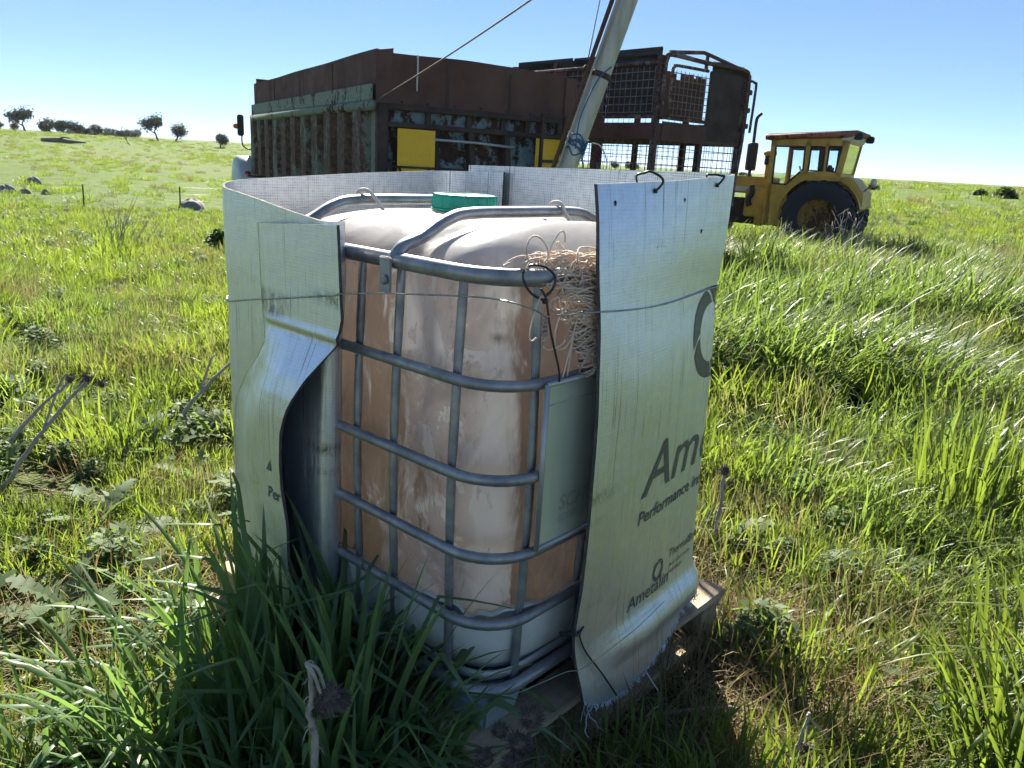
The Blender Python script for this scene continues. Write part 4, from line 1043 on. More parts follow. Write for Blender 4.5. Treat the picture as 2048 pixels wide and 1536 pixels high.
with tpart('engine', rust_dk, False, .03) as b: b.box(-2.1, -.2, .5, WID-.5, .45, .995)
with tpart('side_tank', ty_m, False, .03) as b: b.box(-.75, -.29, .2, .46, .62, 1.22)
with tpart('side_tank', ty_m, False, .03) as b: b.box(-.48, -.28, .12, .3, .45, .8)
with tpart('fuel_filter', black_m, True) as b: b.tube(catmull([(-.62, .16, 1.28), (-.60, .16, 1.12), (-.66, .16, .98), (-.62, .16, .85)], 4), .06, 8)
with tpart('gearbox', black_m, False, .03) as b: b.box(-.2, 1.2, .52, WID-.52, .45, 1.0)
with tpart('silencer', black_m, True) as b: b.lathe([(0, 1.58), (.10, 1.58), (.115, 1.62), (.115, 2.12), (.10, 2.16), (.03, 2.17)], 18, (-.80, .5, 0), 'z')
with tpart('exhaust_pipe', black_m, True) as b: b.tube(catmull([(-.8, .5, 1.4), (-.8, .5, 2.2), (-.8, .5, 2.6), (-.77, .5, 2.7), (-.70, .5, 2.77)], 6), .035, 8)
with tpart('precleaner', ty_m, True) as b: b.lathe([(0, 2.0), (.12, 2.0), (.13, 1.94), (.10, 1.90), (.0, 1.90)], 16, (-.42, .5, 0), 'z')
with tpart('intake_pipe', ty_m, True) as b: b.tube([(-.42, .5, 1.40), (-.42, .5, 1.75)], .06, 10)
with tpart('intake_bowl', black_m, True) as b: b.tube([(-.42, .5, 1.72), (-.42, .5, 1.91)], .095, 12)
with tpart('seat', surf('seat_pink', (.22, .12, .10), (.18, .10, .08), .8, 0, 6, .1), False, .05) as b: b.box(.45, .8, .5, 1.05, 1.30, 1.45); b.box(.75, .84, .5, 1.05, 1.43, 1.78)
with tpart('steering_wheel', black_m, True) as b: b.tube(sub([(.16+.12*math.cos(a)*.5, .77+.2*math.sin(a), 1.5+.12*math.cos(a)) for a in np.linspace(0, 6.28, 17)[:-1]]), .015, 6, True)
with tpart('cab_floor', rust_dk) as b: b.box(-.25, 1.12, .05, WID-.05, 1.08, 1.14)
with tpart('door_handle', wht) as b: b.beam((.40, -.03, 1.60), (.35, -.03, 1.72), .03, .03)

# ------------------------------------------------------------------ leaning grain auger behind the tank
auger_m = surf('auger_galv', (.50, .49, .40), (.30, .30, .24), .55, .3, 3, .2, 40, .5, (4, 4, .5))
az = float(ground_z(-.43, 4.5)); A0 = Vector((-.178, 4.5, az)); ad = Vector((.291, 0.02, 1)).normalized()
aug = empty('auger', A0, 0, 'long galvanised auger tube leaning up behind the foil-wrapped tank', 'auger')
mb = MB(); mb.tube([ad*0, ad*7.2], .052, 24, caps=False); mb.tube([ad*0.02, ad*7.2], .049, 24, caps=False); mb.build('tube', auger_m, aug, True)
sx_ = ad.cross(Vector((0, 1, 0))).normalized()
mb = MB(); o_ = -sx_*.085 if sx_.x > 0 else sx_*.085
o_ = Vector((-.072, -.02, .03)); mb.tube([ad*.3+o_, ad*6.9+o_], .012, 8); mb.build('drive_rod', rust, aug, True)
mb = MB(); o2 = Vector((-.052, -.04, .02)); mb.tube([ad*.3+o2, ad*7+o2], .006, 6); mb.build('edge_strip', galv_dull, aug, True)
for d in (2.0, 3.6, 5.2): mb = MB(); mb.tube([ad*(d-.015), ad*(d+.015)], .057, 20); mb.tube([ad*d+o_*1.3, ad*d-o_*.9], .012, 6); mb.build('clamp_band', rust_dk, aug, True)
mb = MB(); mb.tube([ad*-.02, ad*.16], .10, 20); mb.build('intake', rust_dk, aug, True)
blue_t = surf('blue_twine', (.04, .13, .28), (.03, .1, .2), .8, 0, 30, .2, 90)
mb = MB(); rr = random.Random(5)
def atube(h, a, r=.058): return ad*h+(Vector((0, 1, 0))*math.sin(a)+sx_*math.cos(a))*r
for k in range(7): h0 = 1.60+rr.uniform(-.06, .06); mb.tube(catmull([atube(h0+rr.uniform(-.02, .02), a) for a in np.linspace(0, 6.28, 9)], 3), .004, 5)
mb.tube(catmull([atube(1.6, -1.6), atube(1.75, -1.2, .085), atube(1.95, -1.4, .085), atube(2.05, -2, .08)], 5), .004, 5)
for k in range(9):
    a = atube(1.55+rr.uniform(0, .1), rr.uniform(2.2, 4.2)); mb.tube([a, a+Vector((rr.uniform(-.07, .02), rr.uniform(-.05, .0), rr.uniform(-.09, .06)))], .004, 5)
tw_o = mb.build('blue_twine', blue_t, None, True, loc=A0); tag(tw_o, 'blue baling twine knotted round the leaning auger tube', 'twine')
mb = MB(); mb.tube(catmull([atube(1.66, math.pi, .08), atube(1.66, math.pi, .13), atube(1.6, math.pi, .19), atube(1.54, math.pi, .20), atube(1.50, math.pi, .15), atube(1.49, math.pi, .09)], 6), .004, 6)
o = mb.build('pale_rope', cord_m, None, True, loc=A0); tag(o, 'pale frayed rope loop sticking out beside the auger foot ties', 'rope')
top_a = A0+ad*5.2
# rope from the truck's rear corner up to the auger and a thin wire on the auger
ra = Vector((tp.x+.02, tp.y-.06, 2.12)); rb_ = A0+ad*2.85
mb = MB(); mb.tube([ra.lerp(rb_, k/24)+Vector((0, 0, -.03*math.sin(math.pi*k/24))) for k in range(25)], .007, 6)
o = mb.build('guy_rope', surf('old_rope', (.26, .21, .16), (.18, .15, .12), .9, 0, 30, .3, 90), None, True); tag(o, 'taut brown rope rising from the bin truck corner to the auger', 'rope')
wa = A0+ad*2.05+Vector((-.09, -.03, .03))
mb = MB(); mb.tube([wa.lerp(A0+ad*6.0+Vector((-.5, 0, 0)), k/20)+Vector((-.06*math.sin(math.pi*k/20), 0, 0)) for k in range(21)], .0035, 5)
o = mb.build('stay_wire', wire_m, None, True); tag(o, 'thin pale wire curving up alongside the auger tube', 'wire')
# ------------------------------------------------------------------ paddock: stones, fence, logs
stone_m = surf('granite', (.24, .23, .21), (.14, .135, .125), .9, 0, 2.5, .5, 9)
def ray_at(u, v, Y):
    d = FW+RT*((u-1024)/FPX)+UP*((768-v)/FPX); return Vector((0, 0, CAMH))+d*(Y/d.y)
for i, (u, v, Y, wd, ht, lab) in enumerate(((66, 372, 60, 1.5, .8, 'rounded grey boulder standing farthest up the slope of all the stones'), (12, 388, 50, 1.6, .75, 'grey boulder at the end of the row of stones, next to a flat pale slab'), (50, 383, 50, 1.1, .5, 'small sunlit grey boulder between the big boulder and the little stones'), (92, 386, 50, .85, .5, 'low grey boulder at the end of the stones towards the fence post'), (97, 377, 55, .5, .25, 'very small grey stone beside the low boulder'), (382, 396, 45, 2.1, .85, 'broad domed grey boulder just behind a fence post'), (30, 386, 50, 1.2, .25, 'flat pale stone slab between two boulders'), (116, 377, 55, .45, .2, 'tiny grey stone alone in the paddock grass'))):
    p = ray_at(u, v, Y); gz = float(ground_z(p.x, p.y)); mb = MB(); n = 16; rows = []
    for a in range(9):
        th = math.pi/2*a/8; row = []
        for k in range(n):
            ph = 2*math.pi*k/n; r = math.cos(th)**.8*(1+.16*math.sin(ph*2+i)+.1*math.sin(ph*5+i*2)); row.append((wd/2*r*math.cos(ph), wd/2*.8*r*math.sin(ph), ht*(math.sin(th)*(1+.1*math.sin(ph*3+i)))-.1))
        rows.append(row)
    mb.grid(rows, 0, True); o = mb.build('boulder', stone_m, None, True, loc=(p.x, p.y, gz)); o.scale = (.72, .72, .72); tag(o, lab, 'boulder', 'boulders on the paddock slope')
post_m = surf('post_steel', (.07, .055, .045), (.045, .04, .035), .8, 0, 9, .2)
fp = []
for u, v, Y, lab in ((168, 415, 41, 'dark steel fence post standing clear of the boulders in open grass'), (360, 408, 44, 'dark steel fence post in front of the domed boulder')):
    p = ray_at(u, v, Y); gz = float(ground_z(p.x, p.y)); h = 1.25
    mb = MB(); mb.beam((0, 0, -.2), (.03, 0, h), .07, .02); mb.beam((0, 0, -.2), (.03, 0, h), .02, .07); o = mb.build('fence_post', post_m, None, loc=(p.x, p.y, gz)); tag(o, lab, 'fence post', 'fence posts'); fp.append(Vector((p.x, p.y, gz+h)))
d = (fp[1]-fp[0]); d.z = 0
ext = [fp[0]-d*1.6, fp[0], fp[1], fp[1]+d*.9]
for q in (ext[0], ext[-1]): q.z = float(ground_z(q.x, q.y))+1.2
for k, dz in enumerate((.04, .40, .75)):
    mb = MB(); mb.tube([p-Vector((0, 0, dz)) for p in ext], .005, 5); o = mb.build('fence_wire', wire_m, None, True); tag(o, ('top', 'middle', 'lowest')[k]+' wire of the paddock fence', 'fence wire', 'fence wires')
log_m = surf('dead_wood', (.20, .18, .16), (.12, .11, .10), .9, 0, 6, .5)
p = ray_at(115, 288, 160); gz = float(ground_z(p.x, p.y))
mb = MB(); mb.tube([(-3, 0, .3), (0, .2, .5), (2.2, 0, .35), (5.5, .3, .3)], [.5, .55, .4, .12], 8); mb.tube([(0, 0, .5), (1.5, -.4, 1.1), (3.2, -.6, .9)], [.25, .18, .06], 6)
o = mb.build('fallen_log', log_m, None, True, loc=(p.x, p.y, gz)); tag(o, 'grey fallen tree trunk lying on the far slope', 'log')

# ------------------------------------------------------------------ trees
def leaf_mat(name, c, tr, c2=None, trw=.45, attr=None, rough=.5, spec=.3):
    t = NT(name); oi = t.add('ShaderNodeObjectInfo').outputs['Random']
    at = t.add('ShaderNodeAttribute', attribute_name='tint').outputs['Fac']
    ge = t.add('ShaderNodeNewGeometry').outputs['Position']
    f = t.math('ADD', t.math('ADD', t.math('MULTIPLY', at, .5), t.math('MULTIPLY', oi, .2)), t.math('MULTIPLY', t.rng(t.noise(ge, 1.1, 1), .3, .7), .35))
    c2 = c2 or tuple(x*.6 for x in c)
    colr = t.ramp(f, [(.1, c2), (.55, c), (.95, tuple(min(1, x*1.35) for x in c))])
    t.l(colr, t.b.inputs['Base Color']); t.b.inputs['Roughness'].default_value = rough; t.b.inputs['Specular IOR Level'].default_value = spec
    trn = t.add('ShaderNodeBsdfTranslucent'); t.l(t.mix(1.0, colr, tr, 'MULTIPLY'), trn.inputs['Color'])
    ms = t.add('ShaderNodeMixShader'); ms.inputs[0].default_value = trw
    t.l(t.b.outputs[0], ms.inputs[1]); t.l(trn.outputs[0], ms.inputs[2]); t.l(ms.outputs[0], t.n['Material Output'].inputs['Surface'])
    return t.mat
def set_tint(me, tint):
    a = me.attributes.new('tint', 'FLOAT', 'POINT'); a.data.foreach_set('value', np.asarray(tint, np.float32))
gum = leaf_mat('gum_leaves', (.055, .065, .042), (1.2, 1.2, .8), (.03, .036, .028), .25)
bark = surf('gum_bark', (.16, .14, .12), (.09, .08, .07), .9, 0, 4, .4, 20, .2, (1, 1, .2))
def tree_meshes(seed, h, spread, lean=0, nleaf=1700, dead=False, trunk_h=.4):
    r = random.Random(seed); mb = MB(); tips = []
    def limb(p, d, ln, rad, depth):
        pts = [p]; 
        for k in range(4):
            d = (d+Vector((r.gauss(0, .22), r.gauss(0, .22), r.gauss(.06, .1)))).normalized(); pts.append(pts[-1]+d*ln/4)
        mb.tube(pts, [rad*(1-.12*k) for k in range(5)], 6, caps=False)
        tips.append((pts[-1], ln, depth)); tips.append((pts[2], ln, depth))
        if depth < 3:
            for k in range(r.choice((2, 3, 3))):
                a = r.uniform(0, 6.28); nd = (d*.7+Vector((math.cos(a)*spread, math.sin(a)*spread, r.uniform(.0, .5)))).normalized()
                limb(pts[-1] if k else pts[-2], nd, ln*r.uniform(.55, .8), rad*.55, depth+1)
    limb(Vector((0, 0, -.2)), Vector((lean, 0, 1)).normalized(), h*trunk_h, h*.035, 0)
    me_t = mb
    if dead: return me_t, None, None
    cl = [(t_[0], t_[1]) for t_ in tips if t_[2] >= 2]
    vs = []; fs = []; tint = []
    for c0, ln in cl:
        tn = r.random(); R_ = h*.15*r.uniform(.7, 1.4)
        for k in range(max(6, nleaf//len(cl))):
            u = Vector((r.gauss(0, 1), r.gauss(0, 1), r.gauss(0, .7))); u = u.normalized()*r.random()**.5*R_
            p = c0+u; s_ = h*.024*r.uniform(.6, 1.5); a = Vector((r.gauss(0, 1), r.gauss(0, 1), r.gauss(0, 1))).normalized()*s_; b = a.orthogonal().normalized()*s_*.6
            o = len(vs); vs += [p-a, p+b, p+a, p-b]; fs.append((o, o+1, o+2, o+3)); tint += [min(1, max(0, tn+r.gauss(0, .15)))]*4
    return me_t, (vs, fs), tint
def make_tree(name, seed, h, spread, label, cat='tree', group=None, nleaf=1700, dead=False, trunk_h=.38, lean=0):
    a, b, tint = tree_meshes(seed, h, spread, lean, nleaf, dead, trunk_h)
    e = empty(name, (0, 0, 0), 0, label, cat, group); a.build('trunk', bark if not dead else log_m, e, True)
    if b:
        me = bpy.data.meshes.new('crown'); me.from_pydata([tuple(v) for v in b[0]], [], b[1]); me.materials.append(gum); set_tint(me, tint); o = bpy.data.objects.new('crown', me); col.objects.link(o); o.parent = e
    return e
def put(e, u, v, Y, rz=0, sc_=1.0, label=None, copy=True):
    p = ray_at(u, v, Y); gz = float(ground_z(p.x, p.y)); loc = (p.x, p.y, gz-.15)
    if copy: return dup(e, loc, rz, label, sc_)
    e.location = loc; e.rotation_euler.z = rz; e.scale = (sc_,)*3
    return e
G = 'gum trees on the far slope'
tA = make_tree('gum_tree', 11, 6.8, .8, 'tall dark gum tree on the slope, behind the dead trunk', group=G, trunk_h=.3)
tB = make_tree('gum_tree', 23, 5.6, .95, 'spreading round gum tree beside the tall one on the slope', group=G, trunk_h=.22, nleaf=2600)
tC = make_tree('gum_tree', 37, 5.2, 1.0, 'small round gum tree standing alone near the truck mirror', group=G, trunk_h=.2, nleaf=2600)
put(tA, 318, 297, 200, .3, 1.35, copy=False); put(tB, 350, 294, 205, 1, 1.65, copy=False); put(tC, 441, 297, 190, 2, 1.3, copy=False)
FT = 'trees in the skyline row'
for i, (u, v, Y, s_, src, lab) in enumerate(((52, 262, 225, 1.05, tA, 'open crowned tall tree towering over the bushy trees of the skyline row'), (24, 264, 225, .75, tB, 'low bushy tree beside the open crowned one on the skyline'), (88, 268, 228, .9, tC, 'rounded tree between the open tree and the dense clump'), (105, 268, 230, 1.15, tB, 'big dense tree in the middle of the skyline clump'), (128, 270, 230, 1.2, tC, 'dense dark tree in the skyline clump, its crown the widest'), (146, 271, 228, 1.0, tB, 'last tree of the dense skyline clump, towards the compact lone tree'), (192, 275, 222, .92, tC, 'compact tree standing apart beyond the end of the skyline clump'), (174, 273, 232, .65, tB, 'small bush-like tree between the skyline clump and the compact tree'), (-4, 262, 225, .8, tC, 'outermost tree of the skyline row, beyond the open crowned one'), (245, 272, 240, .6, tB, 'low tree behind the dead trunk on the skyline'))):
    o = put(src, u, v, Y, i*1.3, s_*1.4, lab); o['group'] = FT
dt = make_tree('dead_tree', 5, 4.6, .55, 'bare grey dead tree trunk with two forks on the green slope', dead=True, trunk_h=.5); put(dt, 261, 306, 170, .6, .8, copy=False)
FW_ = 'hazy trees on the distant ridge'
for i in range(38):
    u = 140+i*4.2+random.uniform(-3, 3) if i < 34 else (400+12*(i-34)); Y = random.uniform(400, 470)
    o = put((tB, tC)[i % 2], u, 274, Y, i*.9, random.uniform(1.4, 2.1) if i < 34 else 1.2, 'bluish round tree in the wooded ridge behind the skyline row'); o['group'] = FW_
    o.location.z = float(ray_at(u, 275 if i < 34 else 292, Y).z)-1
for i, (u, v, Y, s_) in enumerate(((1225, 334, 260, 1.0), (1255, 336, 260, 1.2), (1275, 338, 270, .9), (1150, 331, 280, 1.1), (1180, 333, 280, 1.0), (1482, 352, 230, .8), (1500, 354, 230, .7))):
    o = put((tB, tC)[i % 2], u, v, Y, i*1.7, s_, 'far tree seen low through the wire mesh of the stock crate' if i < 5 else 'far low tree on the skyline beside the tractor exhaust'); o['group'] = 'far trees behind the crate' if i < 5 else 'far trees by the tractor'
    o.location.z = float(ray_at(u, v+6, Y).z)
# ------------------------------------------------------------------ low plants: prototypes for the grass
def blades(n, R_, hmin, hmax, wmin, wmax, lean=.35, curl=1.2, seg=6, wind=(0, 0), seed=0, fold=False, flat=False, base_tint=None, taper=.75):
    """n curved leaves growing inside radius R_; returns vertices, faces, tint"""
    r = np.random.default_rng(seed); vs = []; fs = []; tint = []
    for i in range(n):
        a = r.uniform(0, 2*math.pi); rad = R_*math.sqrt(r.random()); h = r.uniform(hmin, hmax)*(1-.25*rad/R_)
        p = np.array([rad*math.cos(a), rad*math.sin(a), -.02]); ph = a+r.normal(0, .9)
        wv = np.array([math.cos(ph), math.sin(ph)])*abs(r.normal(lean, lean*.5))+np.array(wind)
        ph = math.atan2(wv[1], wv[0]); th0 = min(1.3, np.hypot(*wv)*.6); cu = curl*np.hypot(*wv)*r.uniform(.6, 1.6)
        if flat: th0 = r.uniform(1.1, 1.5); cu = r.normal(0, .4)
        w0 = r.uniform(wmin, wmax); tn = r.random() if base_tint is None else np.clip(base_tint+r.normal(0, .15), 0, 1)
        tw = r.normal(0, .5); o = len(vs); k3 = 3 if fold else 2
        kink = r.uniform(.5, .85) if (fold and r.random() < .45) else 2
        th = th0
        for k in range(seg+1):
            t = k/seg; wd = w0*min(1, .55+1.6*t)*(1-t**2.2)**taper+.0004
            sd_ = np.array([-math.sin(ph+tw*t), math.cos(ph+tw*t), 0])
            if fold:
                vs += [p-sd_*wd/2, p-np.array([math.cos(ph)*math.cos(th), math.sin(ph)*math.cos(th), -math.sin(th)])*wd*.16, p+sd_*wd/2]
            else: vs += [p-sd_*wd/2, p+sd_*wd/2]
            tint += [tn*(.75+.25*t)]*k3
            if k < seg:
                d = np.array([math.cos(ph)*math.sin(th), math.sin(ph)*math.sin(th), math.cos(th)]); p = p+d*h/seg
                if flat: p[2] = max(p[2], .006)
                th = min(2.9, th+cu/seg*(.5+1.2*t)); 
                if t < kink <= t+1/seg: th = min(2.8, th+r.uniform(.7, 1.5))
        for k in range(seg):
            for m_ in range(k3-1): fs.append((o+k*k3+m_, o+k*k3+m_+1, o+(k+1)*k3+m_+1, o+(k+1)*k3+m_))
    return vs, fs, tint
def leafy(n, ln, seed, w0=.05, lobes=6, up=.5):
    """rosette of jagged lobed leaves"""
    r = np.random.default_rng(seed); vs = []; fs = []; tint = []
    for i in range(n):
        ph = 2*math.pi*i/n+r.normal(0, .25); l = ln*r.uniform(.6, 1.15); th = r.uniform(.35, 1.15)*(1.5-up); seg = lobes*2; p = np.array([0., 0, .0]); o = len(vs); tn = r.random()
        cu = r.uniform(.3, 1.0)
        for k in range(seg+1):
            t = k/seg; env = math.sin(math.pi*min(1, t*.92+.08))**.7; jag = 1.0 if k % 2 else .35
            wd = w0*r.uniform(.8, 1.2)*env*jag*l/ln+.002
            sd_ = np.array([-math.sin(ph), math.cos(ph), 0]); nrm = np.array([-math.cos(ph)*math.cos(th), -math.sin(ph)*math.cos(th), math.sin(th)])
            rf = .35*wd*(r.random()); back = np.array([math.cos(ph), math.sin(ph), 0])*(.35*wd if k % 2 else 0)
            vs += [p-sd_*wd+nrm*rf+back, p, p+sd_*wd+nrm*rf+back]; tint += [tn]*3
            d = np.array([math.cos(ph)*math.sin(th), math.sin(ph)*math.sin(th), math.cos(th)]); p = p+d*l/seg; th = min(1.9, th+cu/seg)
        for k in range(seg):
            for m_ in range(2): fs.append((o+k*3+m_, o+k*3+m_+1, o+(k+1)*3+m_+1, o+(k+1)*3+m_))
    return vs, fs, tint
def sprout(n, h, seed):
    """bushy little broadleaf plant"""
    r = np.random.default_rng(seed); vs = []; fs = []; tint = []
    for i in range(n):
        u = r.normal(size=3); u /= np.linalg.norm(u); p = np.array([u[0]*h*.7, u[1]*h*.7, abs(u[2])*h])*r.uniform(.4, 1); s_ = h*.11*r.uniform(.6, 1.4)
        a = r.normal(size=3); a[2] *= .5; a /= np.linalg.norm(a); b = np.cross(a, [0, 0, 1]); b /= np.linalg.norm(b)+1e-6; b = b+r.normal(size=3)*.35; o = len(vs)
        vs += [p-a*s_, p+b*s_*.6+a*s_*.2, p+a*s_, p-b*s_*.6+a*s_*.2]; fs.append((o, o+1, o+2, o+3)); tint += [r.random()]*4
    return vs, fs, tint
def proto(pool, data, mat):
    me = bpy.data.meshes.new('plant'); me.from_pydata([tuple(map(float, v)) for v in data[0]], [], data[1]); set_tint(me, data[2]); me.materials.append(mat)
    me.polygons.foreach_set('use_smooth', [True]*len(me.polygons))
    o = bpy.data.objects.new('plant_%02d' % len(pool.objects), me); pool.objects.link(o)
m_grass = leaf_mat('grass_leaf', (.122, .165, .033), (2.0, 2.0, 1.0), (.07, .105, .03), .5, rough=.42)
m_tall = leaf_mat('tall_grass_leaf', (.105, .15, .042), (2.0, 2.05, 1.2), (.055, .09, .03), .46, rough=.42, spec=.24)
m_broad = leaf_mat('broad_grass_leaf', (.12, .18, .08), (1.7, 1.9, .8), (.085, .14, .07), .4, rough=.4)
m_weed = leaf_mat('weed_leaf', (.12, .165, .08), (1.8, 1.9, 1.0), (.075, .11, .06), .42, rough=.55, spec=.12)
m_straw = leaf_mat('straw', (.26, .19, .10), (1.2, 1.1, .8), (.12, .08, .045), .3, rough=.7)
m_dryg = leaf_mat('dry_grass_leaf', (.19, .19, .085), (1.35, 1.3, 1.0), (.12, .12, .05), .45, rough=.6)
def pool(name): return bpy.data.collections.new(name)
pg, pt, pw, ps, pf = pool('p_grass'), pool('p_tall'), pool('p_weed'), pool('p_straw'), pool('p_far')
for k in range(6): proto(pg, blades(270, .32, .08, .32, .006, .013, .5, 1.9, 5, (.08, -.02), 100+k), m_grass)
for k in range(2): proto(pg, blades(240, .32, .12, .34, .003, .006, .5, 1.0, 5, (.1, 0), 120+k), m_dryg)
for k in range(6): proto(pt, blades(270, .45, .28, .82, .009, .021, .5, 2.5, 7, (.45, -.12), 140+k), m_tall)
for k in range(2): proto(pt, blades(220, .45, .3, .7, .004, .008, .4, 1.6, 7, (.45, -.05), 150+k), m_dryg)
proto(pt, blades(34, .42, .45, .8, .0022, .004, .25, .5, 5, (.2, 0), 158), m_straw)
for k in range(3): proto(pw, leafy(13, .24, 160+k, .05, 6, .6), m_weed)
for k in range(2): proto(pw, leafy(10, .30, 170+k, .055, 8, .3), m_weed)
for k in range(3): proto(pw, sprout(430, .17, 180+k), m_weed)
for k in range(4): proto(ps, blades(34, .16, .15, .45, .0018, .004, .4, .6, 5, (0, 0), 190+k, flat=True), m_straw)
for k in range(2): proto(ps, blades(40, .10, .10, .30, .002, .004, .9, 1.5, 5, (0, 0), 195+k), m_straw)
for k in range(5): proto(pf, blades(80, .5, .25, .55, .016, .032, .5, 1.5, 4, (.15, 0), 200+k), m_grass if k < 4 else m_dryg)
for k in range(1): proto(pf, sprout(220, .4, 210+k), m_weed)

def scatter(name, pool_, pts, label, cat, mat_slot=None):
    """pts: array of x, y, z, rx, ry, rz, scale, index -> one instancing object"""
    pts = np.asarray(pts, float); me = bpy.data.meshes.new(name); me.from_pydata(pts[:, :3].tolist(), [], [])
    a = me.attributes.new('rot', 'FLOAT_VECTOR', 'POINT'); a.data.foreach_set('vector', pts[:, 3:6].astype(np.float32).ravel())
    a = me.attributes.new('scl', 'FLOAT', 'POINT'); a.data.foreach_set('value', pts[:, 6].astype(np.float32))
    a = me.attributes.new('idx', 'INT', 'POINT'); a.data.foreach_set('value', pts[:, 7].astype(np.int32))
    o = bpy.data.objects.new(name, me); col.objects.link(o); tag(o, label, cat, kind='stuff')
    ng = bpy.data.node_groups.new(name, 'GeometryNodeTree')
    ng.interface.new_socket('Geometry', in_out='INPUT', socket_type='NodeSocketGeometry'); ng.interface.new_socket('Geometry', in_out='OUTPUT', socket_type='NodeSocketGeometry')
    N_ = ng.nodes; gi = N_.new('NodeGroupInput'); go = N_.new('NodeGroupOutput'); ip = N_.new('GeometryNodeInstanceOnPoints'); ci = N_.new('GeometryNodeCollectionInfo')
    ci.inputs['Collection'].default_value = pool_; ci.inputs['Separate Children'].default_value = True; ci.inputs['Reset Children'].default_value = True
    def na(nm, ty): n = N_.new('GeometryNodeInputNamedAttribute'); n.data_type = ty; n.inputs['Name'].default_value = nm; return n.outputs['Attribute']
    e2r = N_.new('FunctionNodeEulerToRotation'); ng.links.new(na('rot', 'FLOAT_VECTOR'), e2r.inputs[0])
    ng.links.new(gi.outputs[0], ip.inputs['Points']); ng.links.new(ci.outputs[0], ip.inputs['Instance']); ip.inputs['Pick Instance'].default_value = True
    ng.links.new(na('idx', 'INT'), ip.inputs['Instance Index']); ng.links.new(e2r.outputs[0], ip.inputs['Rotation']); ng.links.new(na('scl', 'FLOAT'), ip.inputs['Scale'])
    ng.links.new(ip.outputs[0], go.inputs[0])
    md = o.modifiers.new('plants', 'NODES'); md.node_group = ng
    return o
def wedge(n, r0, r1, a0=-41, a1=41, power=1.0):
    u = rng.random(n); r = (r0**2+(r1**2-r0**2)*u**power)**.5; a = np.radians(rng.uniform(a0, a1, n)); return r*np.sin(a), r*np.cos(a)
def inside_pallet(x, y, m_=.0):
    q, p = tolocal(x, y); return (q > -.04-m_) & (q < 1.19+m_) & (p > -.05-m_) & (p < 1.3+m_)
def pack(x, y, smin, smax, nid, tilt=.12, sink=0., yawlim=None, szfn=None, ids=None):
    n = len(x); z = ground_z(x, y)-sink
    rz = rng.uniform(0, 6.28, n) if yawlim is None else rng.uniform(-yawlim, yawlim, n)
    s_ = rng.uniform(smin, smax, n); 
    if szfn is not None: s_ = s_*szfn(x, y)
    i_ = rng.integers(0, nid, n) if ids is None else rng.choice(ids, n)
    return np.stack([x, y, z, rng.normal(0, tilt, n), rng.normal(0, tilt, n), rz, s_, i_], 1)
def region(x, y):
    """weights of the kinds of growth at a place"""
    q, p = tolocal(x, y)
    front = np.exp(-(((x-.75)/.62)**2+((y-2.0)/.6)**2))                     # trampled, dry, in front of the pallet
    left_dry = np.exp(-(((x+1.15)/.55)**2+((y-2.25)/.5)**2))
    right = sstep(x-.25*(y-2), .9, 1.7)
    weeds = sstep(vnoise(x*1.1+3, y*1.1, 51), .15, .5)
    return front, left_dry, right, weeds
def trucks(x, y):
    bad = np.zeros(len(x), bool)
    for ob, wx, ly in ((truck, TW, TL+2), (crate, CW, CL)):
        m_ = Matrix.Rotation(-ob.rotation_euler.z, 2); dx, dy = x-ob.location.x, y-ob.location.y
        lx = m_[0][0]*dx+m_[0][1]*dy; ly_ = m_[1][0]*dx+m_[1][1]*dy; bad |= (lx > .1) & (lx < wx-.1) & (ly_ > .2) & (ly_ < ly)
    return bad
def keep(x, y, prob):
    k = (rng.random(len(x)) < prob) & ~inside_pallet(x, y) & ~trucks(x, y); return x[k], y[k]
# short field grass
rows = []
x, y = wedge(380, .9, 4, -60, 60); f, ld, rt, wd_ = region(x, y); x, y = keep(x, y, np.clip(1-.95*np.exp(-(((x-.7)/.8)**2+((y-1.95)/.75)**2))-.8*ld-.5*wd_*(x < 0), .03, 1)); rows.append(pack(x, y, .7, 1.1, 8, yawlim=.9, szfn=lambda x, y: np.where(x < -.6, .62, .9)))
x, y = wedge(1200, 4, 14); f, ld, rt, wd_ = region(x, y); x, y = keep(x, y, np.clip(1-.3*wd_, .1, 1)); rows.append(pack(x, y, .75, 1.5, 8, yawlim=.9, szfn=lambda x, y: np.where(x < 0, .72, 1.0)))
x, y = wedge(140, .6, 3.6, 62, 298); rows.append(pack(*keep(x, y, np.ones(len(x))), .8, 1.2, 8))
scatter('field_grass', pg, np.concatenate(rows), 'short yellow-green meadow grass covering the paddock', 'grass')
# tall lush grass, mostly on the right
rows = []
x, y = wedge(200, 1.7, 5, -45, 48); f, ld, rt, wd_ = region(x, y); lt = np.clip(.45+vnoise(x*.9, y*.9, 61)*1.6, 0, 1)*.8*(x < -.9)*sstep(y, 3.2, 4.6)
x, y = keep(x, y, np.clip(rt*(1-1.2*f)*.9+lt, 0, 1)); rows.append(pack(x, y, .45, .85, 9, .1, yawlim=.5, szfn=lambda x, y: np.where(x > 0, 1, .6)*(.55+.45*sstep(y, 2.0, 4.2))))
x, y = wedge(1100, 5, 19); f, ld, rt, wd_ = region(x, y); side = np.where(x > 0, .85, np.clip(.75+vnoise(x*.5, y*.5, 62), 0, .95)*(np.hypot(x, y) < 11))
side = side*(1-.97*np.exp(-(((x-1.95)/.55)**2+((y-5.1)/.4)**2)))*(1-.9*np.exp(-(((x-3.6)/.7)**2+((y-7.6)/.5)**2)))
